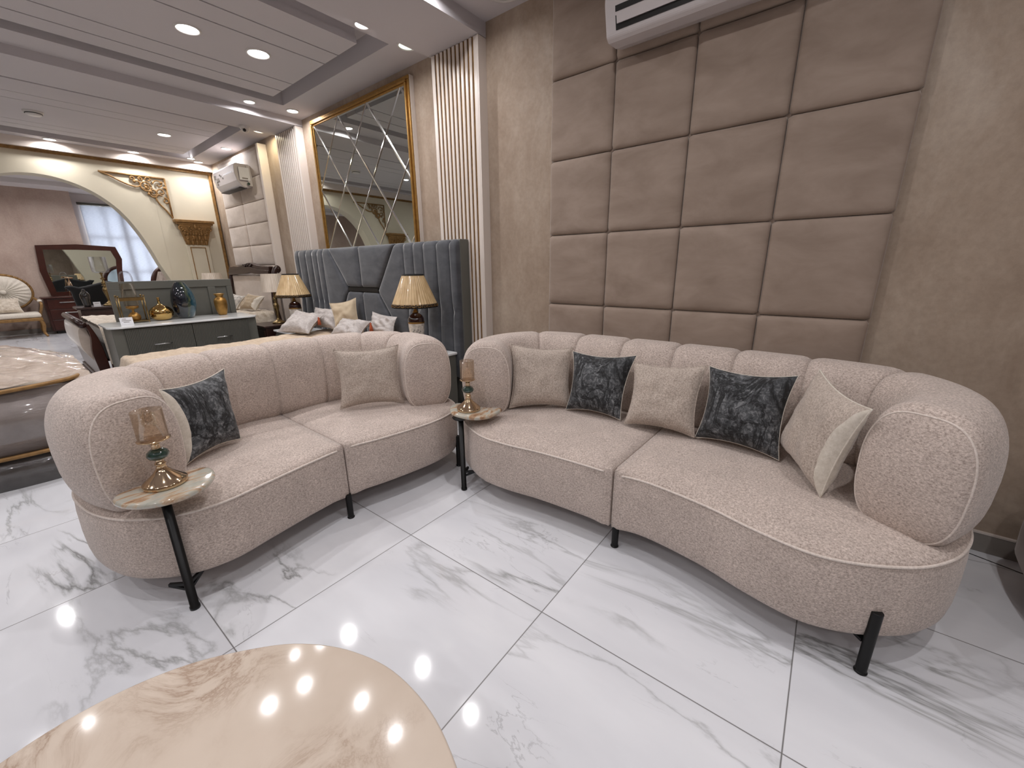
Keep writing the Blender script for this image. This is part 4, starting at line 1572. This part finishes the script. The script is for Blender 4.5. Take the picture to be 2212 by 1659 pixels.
v = []
NX, NY = 70, 50
for j in range(NY + 1):
    for i in range(NX + 1):
        X = .59 + 1.8 * i / NX
        Y = 6.17 + 1.73 * j / NY
        e = min(j / NY, 1 - j / NY) * 1.73
        hz = .745 + .02 * noise.noise(Vector((X * 5, Y * 9, 1))) + .012 * noise.noise(Vector((X * 22, Y * 14, 4)))
        if e < .12:
            k = 1 - e / .12
            hz -= .42 * k ** 2.5 + .03 * noise.noise(Vector((X * 14, 3, 1))) * k
        v.append((X, Y, hz))
f = [(j * (NX + 1) + i, j * (NX + 1) + i + 1, (j + 1) * (NX + 1) + i + 1, (j + 1) * (NX + 1) + i) for j in range(NY) for i in range(NX)]
obj('bedspread', v, f, MT['bed_cream'], t)
B().box(.62, 2.4, 6.32, 7.75, .3, .70).build('mattress', MT['cush_back'], t, False, .03)
FO = spline([(.468, 0, .768), (.496, 0, .705), (.50, 0, .618), (.479, 0, .462), (.49, 0, .3), (.505, 0, .12), (.505, 0, .03)], 6)
FI = spline([(.512, 0, .778), (.539, 0, .686), (.556, 0, .61), (.571, 0, .48), (.578, 0, .377), (.585, 0, .2), (.60, 0, .03)], 6)
B().prism([(p.x, p.z) for p in FO] + [(p.x, p.z) for p in reversed(FI)], 6.22, 7.86, 'y').build('footboard', MT['red_wood'], t, False, .006)
UP = spline([(.468, 0, .742), (.435, 0, .72), (.42, 0, .64), (.42, 0, .54), (.443, 0, .455), (.487, 0, .36), (.497, 0, .33)], 6)
B().prism([(p.x, p.z) for p in UP] + [(.505, .34), (.505, .6), (.49, .74)], 6.33, 7.76, 'y').build('footboard_upholstery', MT['velvet_light'], t, True, .012, 3)
B().tube([(.462, 6.2, .775), (.462, 7.88, .775)], .034, 16).build('foot_scroll', MT['dark_wood'], t, True)
B().box(.47, .64, 6.2, 7.88, .05, .12).box(.485, .62, 6.21, 7.87, .12, .155).box(.5, .6, 6.24, 6.34, 0, .05).box(.5, .6, 7.74, 7.84, 0, .05).build('foot_plinth', MT['dark_wood'], t, False, .008)

cushion('white pillow with grey leaf print beside the grey panel on the sleigh bed', [[2.08, 7.32, .75], [2.12, 6.93, .75], [2.24, 6.85, .93], [2.2, 7.3, .97]], .05, 'leaf', 'cush_back', 0, 'pillow', 'bed_pillow', N=18, wr=.008)
cushion('tan striped and ivory pillow nearest the brass lamp on the sleigh bed', [[2.13, 6.84, .75], [2.2, 6.44, .75], [2.33, 6.38, .94], [2.27, 6.80, .97]], .06, 'tan_stripe', 'cush_back', 0, 'pillow', 'bed_pillow', N=18, wr=.01, strip=.16)

# ================================================================== GREY DRESSER
t = thing('grey_dresser', 'grey dresser with white stone top and two wide fluted drawers', 'dresser', (1.2, 5.78, 0))
X0, X1, Y0, Y1, H = .59, 1.86, 5.47, 6.03, .79
B().box(X0, X1, Y0 + .012, Y1, .05, H - .022).build('body', MT['grey_lacquer'], t, False, .006)
O = []
r = .09
for cx_, cy_, a0 in ((X1 + .02 - .05, Y1 - .05, 0), (X0 - .03 + .05, Y1 - .05, 90), (X0 - .03 + r, Y0 - .03 + r, 180), (X1 + .02 - r, Y0 - .03 + r, 270)):
    rr = .05 if a0 < 180 else r
    for k in range(7):
        a = radians(a0 + 15 * k)
        O.append((cx_ + rr * cos(a), cy_ + rr * sin(a)))
B().prism(O, H - .02, H, 'z').build('stone_top', MT['white_marble'], t, False, .005, 3)
B().box(X0 + .04, X1 - .04, Y0 + .05, Y1 - .03, 0, .05).build('plinth', MT['ac_dark'], t)
xm = (X0 + X1) / 2
for (a, c) in ((X0 + .09, xm - .003), (xm + .003, X1 - .09)):
    for k, (za, zb) in enumerate(((.42, .755), (.08, .412))):
        b = B().box(a, c, Y0 - .004, Y0 + .012, za, zb)
        n = 42
        for i in range(n):
            xx = a + (c - a) * (i + .5) / n
            b.box(xx - (c - a) / n * .36, xx + (c - a) / n * .36, Y0 - .008, Y0 - .004, za, zb)
        dr = b.build('drawer', MT['grey_lacquer_dk'], t)
        hx = (a + c) / 2
        hb = B().tube([(hx - .075, Y0 - .03, zb - .17), (hx + .075, Y0 - .03, zb - .17)], .006, 10)
        for s in (-.06, .06):
            hb.tube([(hx + s, Y0 - .008, zb - .17), (hx + s, Y0 - .03, zb - .17)], .004, 8)
        hb.build('handle', MT['chrome'], dr, True)

t = thing('framed_grey_panel', 'tall grey framed panel standing behind the dresser', 'panel', (1.29, 6.12, 0))
B().box(.72, 1.86, 6.1, 6.14, 0, 1.2).build('board', MT['grey_lacquer'], t, False, .003)
b = B()
for (a, c, e, f) in ((.72, 1.86, 1.12, 1.205), (.72, .84, .2, 1.12), (1.60, 1.68, .2, 1.12), (1.80, 1.86, .2, 1.12), (.72, 1.86, .1, .2)):
    b.box(a, c, 6.082, 6.1, e, f)
b.build('raised_frame', MT['grey_lacquer'], t, False, .004)

# ---- objects on the dresser
H += .0005
t = thing('gold_vase', 'round mirror-gold bottle vase on the dresser', 'vase', (1.06, 5.82, H))
B().lathe([(.001, 0), (.05, 0), (.075, .012), (.098, .04), (.108, .075), (.1, .11), (.075, .14), (.04, .16), (.018, .172), (.012, .185), (.011, .235), (.015, .245), (.011, .245)], (1.06, 5.82, H), 40, False).build('vase_body', MT['gold_bright'], t, True)
t = thing('blue_vase', 'tall teal and black glass vase in the middle of the dresser', 'vase', (1.28, 5.84, H))
B().lathe([(.001, 0), (.05, 0), (.075, .02), (.1, .08), (.113, .15), (.114, .2), (.105, .26), (.088, .32), (.062, .37), (.048, .39), (.045, .398), (.04, .398), (.038, .38), (.001, .36)], (1.28, 5.84, H), 48, False).build('vase_body', MT['blue_glass'], t, True)
t = thing('gold_urn', 'small ribbed gold urn vase at the end of the dresser', 'vase', (1.64, 5.86, H))
B().lathe([(.001, 0), (.035, 0), (.045, .01), (.058, .06), (.066, .12), (.066, .165), (.056, .195), (.04, .205), (.036, .215), (.04, .23), (.052, .245), (.056, .25), (.048, .252), (.034, .235), (.001, .1)], (1.64, 5.86, H), 40, False).build('vase_body', MT['gold'], t, True)
t = thing('glass_lantern', 'square brass and glass lantern at the left end of the dresser', 'lantern', (.83, 5.78, H))
b = B()
lx0, lx1, ly0, ly1 = .73, .93, 5.72, 5.86
for x in (lx0, lx1):
    for y in (ly0, ly1):
        b.tube([(x, y, H + .008), (x, y, H + .27)], .006, 8)
        b.ball((x, y, H + .275), .01, 6)
        b.ball((x, y, H + .0085), .008, 6)
b.build('posts', MT['brass'], t, True)
for zz, hh_ in ((.012, .012), (.228, .03)):
    b = B()
    b.box(lx0, lx1, ly0 - .003, ly0 + .003, H + zz, H + zz + hh_).box(lx0, lx1, ly1 - .003, ly1 + .003, H + zz, H + zz + hh_)
    b.box(lx0 - .003, lx0 + .003, ly0, ly1, H + zz, H + zz + hh_).box(lx1 - .003, lx1 + .003, ly0, ly1, H + zz, H + zz + hh_)
    b.build('frame_band', MT['brass'], t)
B().lathe([(.001, .022), (.04, .024), (.052, .045), (.05, .075), (.03, .1), (.012, .11), (.01, .135), (.05, .15), (.054, .17), (.05, .172)], (.83, 5.79, H), 28, False).build('candle_cup', MT['gold'], t, True)
B().box(lx0 + .01, lx1 - .01, ly0 + .01, ly1 - .01, H + .012, H + .02).build('floor_plate', MT['brass'], t)
B().lathe([(.058, .172), (.06, .18), (.06, .4), (.058, .4)], (.83, 5.79, H), 28, False).build('glass_chimney', MT['amber_glass'], t, True)
t = thing('price_card', 'white price card leaning before the lantern on the dresser', 'card', (.735, 5.66, H))
b = B()
b.add([(.69, 5.64, H), (.79, 5.64, H), (.79, 5.66, H + .07), (.69, 5.66, H + .07), (.69, 5.645, H), (.79, 5.645, H), (.79, 5.665, H + .07), (.69, 5.665, H + .07)], [(0, 1, 2, 3), (7, 6, 5, 4), (0, 4, 5, 1), (1, 5, 6, 2), (2, 6, 7, 3), (3, 7, 4, 0)])
b.build('card', MT['paper'], t)
b = B()
for k, (a, c) in enumerate(((.71, .74), (.705, .775), (.715, .76))):
    zz = H + .052 - k * .015
    yy = 5.64 + .02 * (zz - H) / .07 - .0006
    b.box(a, c, yy - .0004, yy + .0004, zz, zz + .005)
b.build('printed_lines', MT['skirt'], t)

# ================================================================== DARK CHEST AND ITS OBJECTS
t = thing('dark_chest', 'dark walnut chest behind the sleigh bed foot with black vase and candlestick on it', 'chest of drawers', (1.0, 9.3, 0))
B().box(.70, 1.5, 9.0, 9.45, .04, .755).build('body', MT['dark_wood'], t, False, .01)
B().box(.66, 1.54, 8.97, 9.48, .755, .79).build('top', MT['dark_wood'], t, False, .01)
for k in range(2):
    dr = B().box(.74, 1.46, 8.988, 9.0, .08 + k * .33, .39 + k * .33).build('drawer', MT['dark_wood'], t, False, .004)
    B().box(1.02, 1.14, 8.975, 8.988, .22 + k * .33, .25 + k * .33).build('handle', MT['brass'], dr, False, .003)
B().box(.74, 1.46, 9.03, 9.42, 0, .04).build('plinth', MT['ac_dark'], t)
H2 = .7905
t = thing('black_vase', 'smoky black ribbed glass jar on the dark chest', 'vase', (.80, 9.1, H2))
B().lathe([(.001, 0), (.04, 0), (.042, .02), (.05, .1), (.058, .15), (.055, .19), (.035, .225), (.018, .235), (.024, .25), (.01, .262), (.001, .27)], (.80, 9.1, H2), 28, False).build('jar', MT['jade_black'], t, True)
t = thing('price_card', 'white price card on the dark chest beside the candlestick', 'card', (.9, 9.05, H2))
B().box(.862, .942, 9.04, 9.048, H2, H2 + .07).build('card', MT['paper'], t)
B().box(.875, .925, 9.0385, 9.0398, H2 + .045, H2 + .05).build('printed_line', MT['skirt'], t)
t = thing('brass_candlestick', 'tall brass candlestick with clear glass dome on the dark chest', 'candlestick', (1.05, 9.1, H2))
B().lathe([(.001, 0), (.075, 0), (.08, .01), (.07, .025), (.05, .032), (.055, .04), (.025, .05), (.015, .07), (.012, .1), (.022, .16), (.036, .22), (.038, .26), (.02, .29), (.012, .3), (.035, .306), (.035, .312), (.014, .32), (.03, .34), (.032, .36), (.015, .375), (.012, .4), (.03, .41), (.03, .42), (.01, .43), (.012, .48), (.025, .5), (.001, .51)], (1.05, 9.1, H2), 28, False).build('stem', MT['brass'], t, True)
B().lathe([(.05, .5), (.09, .51), (.1, .53), (.1, .74), (.098, .74), (.098, .53), (.001, .505)], (1.05, 9.1, H2), 32, False).build('glass_cup', MT['clear_glass'], t, True)
t = thing('glass_cloche', 'clear glass bell cloche on the dark chest before the mahogany mirror', 'glass cloche', (1.32, 9.12, H2))
B().lathe([(.001, 0), (.1, 0), (.105, .01), (.03, .02), (.02, .28), (.06, .3), (.09, .31), (.001, .312)], (1.32, 9.12, H2), 28, False).build('stand', MT['clear_glass'], t, True)
B().lathe([(.085, .312), (.088, .42), (.075, .48), (.045, .52), (.001, .53)], (1.32, 9.12, H2), 28, False).build('dome', MT['clear_glass'], t, True)

# black upholstered chair back rising behind the chest
t = thing('black_armchair', 'black velvet wing chair behind the dark chest', 'armchair', (1.26, 10.3, 0))
b = B()
bp = [(0.82, 0.35), (0.77, 0.98), (0.7, 1.07), (0.79, 1.085), (0.88, 1.05), (0.98, 1.07), (1.26, 1.15), (1.54, 1.07), (1.64, 1.05), (1.73, 1.085), (1.82, 1.07), (1.75, 0.98), (1.7, 0.35)]
b.prism(bp, 10.45, 10.6, 'y')
b.build('back', MT['black'], t, False, .03, 3)
B().box(.86, 1.66, 9.8, 10.46, .2, .46).build('seat', MT['black'], t, False, .04, 3)
for s, x in ((0, .80), (1, 1.60)):
    B().box(x, x + .13, 9.85, 10.5, .2, .66).build('arm', MT['black'], t, False, .04, 3)
for x in (.86, 1.66):
    for y in (9.86, 10.5):
        B().lathe([(.015, 0), (.025, .2)], (x, y, 0), 12).build('leg', MT['dark_wood'], t, True)

# ================================================================== MAHOGANY DRESSER AND MIRROR (far wall)
t = thing('mahogany_dresser', 'reddish mahogany chest of drawers by the far wall', 'chest of drawers', (1.2, 13.7, 0))
B().box(.54, 1.95, 13.42, 13.9, .06, .76).build('body', MT['red_wood'], t, False, .008)
B().box(.51, 1.98, 13.38, 13.92, .76, .79).build('top', MT['red_wood'], t, False, .006)
B().box(.6, 1.9, 13.47, 13.88, 0, .06).build('plinth', MT['ac_dark'], t)
for k in range(3):
    for a in (.58, 1.26):
        za = .09 + k * .222
        dr = B().box(a, a + .65, 13.402, 13.42, za, za + .21).build('drawer', MT['red_wood'], t, False, .004)
        B().box(a + .18, a + .47, 13.385, 13.402, za + .13, za + .145).build('handle', MT['chrome'], dr, False, .003)
t = thing('mahogany_mirror', 'mahogany framed mirror with pointed top standing on the reddish dresser', 'mirror', (1.33, 13.93, .79))
o = [(.70, .795), (.78, .795), (1.9, .795), (1.95, .795), (2.0, 1.36), (2.045, 1.60), (1.98, 1.88), (1.66, 1.885), (1.33, 1.92), (1.0, 1.885), (.69, 1.88), (.645, 1.34)]
i_ = [(.79, .86), (1.86, .86), (1.915, 1.36), (1.945, 1.59), (1.89, 1.79), (.785, 1.79), (.745, 1.34)]
b = B().prism(o, 13.935, 13.975, 'y')
b.build('back_board', MT['red_wood'], t)
b = B()
op = [(.70, .795), (1.95, .795), (2.0, 1.36), (2.045, 1.60), (1.98, 1.88), (1.33, 1.92), (.69, 1.88), (.645, 1.34)]
ip = [(.80, .88), (1.85, .88), (1.90, 1.36), (1.935, 1.59), (1.88, 1.79), (1.33, 1.80), (.785, 1.79), (.755, 1.34)]
v = [(x, 13.91, z) for x, z in op] + [(x, 13.91, z) for x, z in ip] + [(x, 13.935, z) for x, z in op] + [(x, 13.935, z) for x, z in ip]
f = []
for k in range(8):
    k2 = (k + 1) % 8
    f += [(k, k2, 8 + k2, 8 + k), (k, 16 + k, 16 + k2, k2), (8 + k, 8 + k2, 24 + k2, 24 + k)]
obj('mirror_frame', v, f, MT['red_wood'], t, False)
B().prism([(a, c) for a, c in ip], 13.928, 13.934, 'y').build('mirror_glass', MT['mirror'], t)
t = thing('tripod_ornament', 'small rose gold tripod figure on the mahogany dresser', 'ornament', (1.02, 13.6, .79))
b = B()
for a in ((.96, 13.55), (1.08, 13.55), (1.02, 13.68)):
    b.tube([(a[0], a[1], .79), (1.02, 13.6, 1.17)], .008, 6)
b.build('tripod_legs', MT['gold_polish'], t, True)
B().tube([(.96, 13.6, 1.2), (1.09, 13.6, 1.18)], .022, 12).build('telescope_tube', MT['gold_polish'], t, True)

# cheval mirror + lamp behind the grey panel
t = thing('oval_dressing_mirror', 'dark wood oval mirror seen past the arch edge behind the grey panel', 'mirror', (2.4, 11.0, 0))
b = B()
E_ = [(2.40 + .40 * cos(radians(a)), 11.0, 1.05 + .39 * sin(radians(a))) for a in range(0, 360, 8)]
b.tube(E_, .045, 10, True)
b.build('oval_frame', MT['red_wood'], t, True)
B().prism([(2.40 + .38 * cos(radians(a)), 1.05 + .37 * sin(radians(a))) for a in range(0, 360, 12)], 11.0, 11.01, 'y').build('mirror_glass', MT['mirror'], t)
B().box(2.0, 2.8, 10.9, 11.2, .0, .62).build('cabinet_base', MT['red_wood'], t, False, .01)
brass_lamp('taupe pleated lamp before the oval mirror', 2.12, 10.55, .68, 'shade_dark', .17, .095, .42, .2)
t = thing('lamp_cabinet', 'small dark cabinet carrying the taupe pleated lamp', 'cabinet', (2.12, 10.55, 0))
B().box(1.92, 2.32, 10.36, 10.74, .04, .66).build('body', MT['dark_wood'], t, False, .01)
B().box(1.9, 2.34, 10.34, 10.76, .66, .68).build('top', MT['dark_wood'], t, False, .005)
B().box(1.95, 2.29, 10.39, 10.71, 0, .04).build('plinth', MT['ac_dark'], t)
t = thing('small_cabinet', 'small dark cabinet under the pale drum lamp beside the arch', 'cabinet', (2.28, 8.3, 0))
B().box(2.1, 2.46, 8.15, 8.48, .04, .6).build('body', MT['dark_wood'], t, False, .01)
B().box(2.08, 2.48, 8.13, 8.50, .6, .62).build('top', MT['dark_wood'], t, False, .005)
B().box(2.13, 2.43, 8.18, 8.45, 0, .04).build('plinth', MT['ac_dark'], t)

# ================================================================== GILT ARMCHAIR (far room)
t = thing('gilt_armchair', 'oval backed gilt armchair with pleated white back by the far wall', 'armchair', (.05, 13.5, 0))
cx, cz = .03, .92
bx = lambda a, r, rz: (cx + r * cos(a), 13.70 + .04 * (cos(a) ** 2), cz + rz * sin(a))
b = B().tube([bx(radians(a), .40, .35) for a in range(0, 360, 6)], .028, 10, True)
for k in range(14):
    a = radians(20 + k * 10.8)
    b.ball((cx + .41 * cos(a), 13.69, cz + .36 * sin(a)), .02, 6)
b.build('back_frame', MT['gold_matt'], t, True)
v = [(cx, 13.63, cz)]
n = 96
for r, d in ((.1, 13.66), (.55, 13.62), (.85, 13.64), (1.0, 13.69)):
    for k in range(n):
        a = 2 * pi * k / n
        rr = r
        v.append((cx + .385 * rr * cos(a), d + (.008 if k % 4 < 2 else -.008) * (r < 1) * (r > .05), cz + .335 * rr * sin(a)))
f = [(0, 1 + k, 1 + (k + 1) % n) for k in range(n)]
for i in range(3):
    for k in range(n):
        k2 = (k + 1) % n
        f.append((1 + i * n + k, 1 + (i + 1) * n + k, 1 + (i + 1) * n + k2, 1 + i * n + k2))
obj('pleated_back', v, f, MT['cush_back'], t)
B().ball((cx, 13.62, cz), .045, 8, (1, .5, 1)).build('centre_button', MT['cush_back'], t, True)
B().box(-.37, .43, 13.05, 13.65, .40, .50).build('seat_cushion', MT['cush_back'], t, False, .04, 4)
B().box(-.38, .44, 13.03, 13.68, .34, .40).build('seat_rail', MT['gold_matt'], t, False, .012, 2)
for x in (-.34, .40):
    for y, s in ((13.07, -1), (13.64, 1)):
        B().tube(spline([(x, y, .35), (x + .02, y + s * .02, .24), (x, y + s * .01, .1), (x + .03, y + s * .05, 0.012)], 5), [.034 - .0009 * k for k in range(16)], 10).build('leg', MT['gold_matt'], t, True)
for x, s in ((-.36, -1), (.42, 1)):
    B().tube(spline([(x, 13.66, .78), (x + s * .05, 13.45, .72), (x + s * .06, 13.25, .70), (x + s * .06, 13.18, .64), (x + s * .02, 13.24, .5), (x, 13.3, .40)], 6), .022, 10).build('arm', MT['gold_matt'], t, True)
    B().ball((x + s * .055, 13.32, .73), .04, 8, (.9, 2.6, .8)).build('arm_pad', MT['cush_back'], t, True)
cushion('floral damask pillow on the gilt armchair', [[-.22, 13.35, .505], [.22, 13.35, .505], [.20, 13.5, .80], [-.18, 13.5, .83]], .055, 'bed_cream', 'cush_back', 0, N=14)

# ================================================================== PLASTIC WRAPPED SOFA AT LEFT
t = thing('wrapped_sofa', 'plastic wrapped grey and gold settee at the left picture edge', 'sofa', (-.75, 4.0, 0))
bo = [(-1.75, 3.80, 0), (-1.2, 3.86, 0), (-.7, 3.86, 0), (-.3, 3.82, 0), (-.03, 3.79, 0), (.12, 3.86, 0), (.17, 4.05, 0), (.18, 4.6, 0), (-.8, 4.75, 0), (-1.75, 4.6, 0)]


def wall_band(pts, z0, z1, th, name, m, smooth=True):
    P = spline(pts, 10)
    v = []
    for p in P:
        v += [(p.x, p.y, z0), (p.x, p.y, z1), (p.x + .0, p.y + th, z1), (p.x, p.y + th, z0)]
    f = []
    for i in range(len(P) - 1):
        a, c = i * 4, i * 4 + 4
        for k in range(4):
            k2 = (k + 1) % 4
            f.append((a + k, c + k, c + k2, a + k2))
    f += [(0, 1, 2, 3), tuple(len(v) - 4 + k for k in (3, 2, 1, 0))]
    return obj(name, v, f, m, t, smooth)


front = [(-1.8, 3.84, 0), (-1.1, 3.88, 0), (-.5, 3.87, 0), (-.15, 3.83, 0), (.08, 3.84, 0), (.2, 3.93, 0), (.24, 4.3, 0)]
wall_band(front, .22, .62, .3, 'back_fabric', MT['wrap_grey'])
P = spline(front, 10)
B().tube([(p.x, p.y - .012, .215) for p in P], .013, 10).build('lower_gold_trim', MT['gold_matt'], t, True)
B().tube([(p.x, p.y - .012, .635 + .02 * sin(p.x * 3)) for p in P], .013, 10).build('upper_gold_trim', MT['gold_matt'], t, True)
wall_band([(q[0], q[1] + .02, 0) for q in front], .0, .2, .05, 'plastic_skirt', MT['wrap_dark'])
# wrapped top: rumpled surface rising to the back
NX, NY = 70, 40
v = []
for j in range(NY + 1):
    for i in range(NX + 1):
        w_ = j / NY
        X = -1.8 + (2.06 - .06 * w_) * i / NX
        Y = 3.86 + w_ * .85
        zz = .64 + .20 * sin(min(1, w_ * 1.3) * pi / 2) - .16 * max(0, (X + .35) / .55) ** 2 * w_
        zz += .018 * noise.noise(Vector((X * 9 + Y * 9, Y * 3, 0))) + .012 * noise.noise(Vector((X * 25, Y * 25, 2)))
        v.append((X, Y, zz))
f = [(j * (NX + 1) + i, j * (NX + 1) + i + 1, (j + 1) * (NX + 1) + i + 1, (j + 1) * (NX + 1) + i) for j in range(NY) for i in range(NX)]
obj('wrapped_cushions', v, f, MT['wrap'], t)
B().box(-1.75, .08, 4.05, 4.68, .05, .5).build('seat_body', MT['wrap_grey'], t, False, .03)

# ================================================================== ARMCHAIR AT THE RIGHT EDGE
t = thing('beige_armchair', 'rounded brown beige armchair just entering at the right picture edge', 'armchair', (2.1, -1.35, 0))
O = resample(spline([(1.7, -1.0, 0), (1.95, -.76, 0), (2.3, -.70, 0), (2.5, -.80, 0), (2.58, -1.4, 0), (2.45, -1.8, 0), (2.0, -1.95, 0), (1.6, -1.8, 0), (1.5, -1.4, 0)], 8, True), 96, True)
v, f = slab([(p.x, p.y) for p in O], [(.08, .10), (.03, .11), (.005, .16), (0, .26), (0, .36), (.01, .42), (.05, .45)], .1, .46)
obj('seat', v, f, MT['velvet_beige'], t)
for i, (p0, p1) in enumerate((((1.7, -.99), (2.35, -.97)), ((2.44, -1.1), (2.44, -1.7)), ((1.7, -1.83), (2.35, -1.83)))):
    dx, dy = p1[0] - p0[0], p1[1] - p0[1]
    Ln = sqrt(dx * dx + dy * dy)
    ux, uy = dx / Ln, dy / Ln
    ring_ = [(p0[0] + ux * (Ln / 2) + (Ln / 2 + .06) * cos(a) * ux - .11 * sin(a) * uy, p0[1] + uy * (Ln / 2) + (Ln / 2 + .06) * cos(a) * uy + .11 * sin(a) * ux) for a in [2 * pi * k / 48 for k in range(48)]]
    v, f = slab(ring_, [(.03, .44), (.0, .5), (0, .6), (.01, .66), (.03, .69), (.06, .7)], .44, .705)
    obj(('arm', 'back', 'arm')[i], v, f, MT['velvet_beige'], t)
for x, y in ((1.75, -1.08), (2.4, -1.08), (1.75, -1.75), (2.4, -1.75)):
    B().lathe([(.02, 0), (.024, .12)], (x, y, 0), 14).build('leg', MT['black_metal'], t, True)
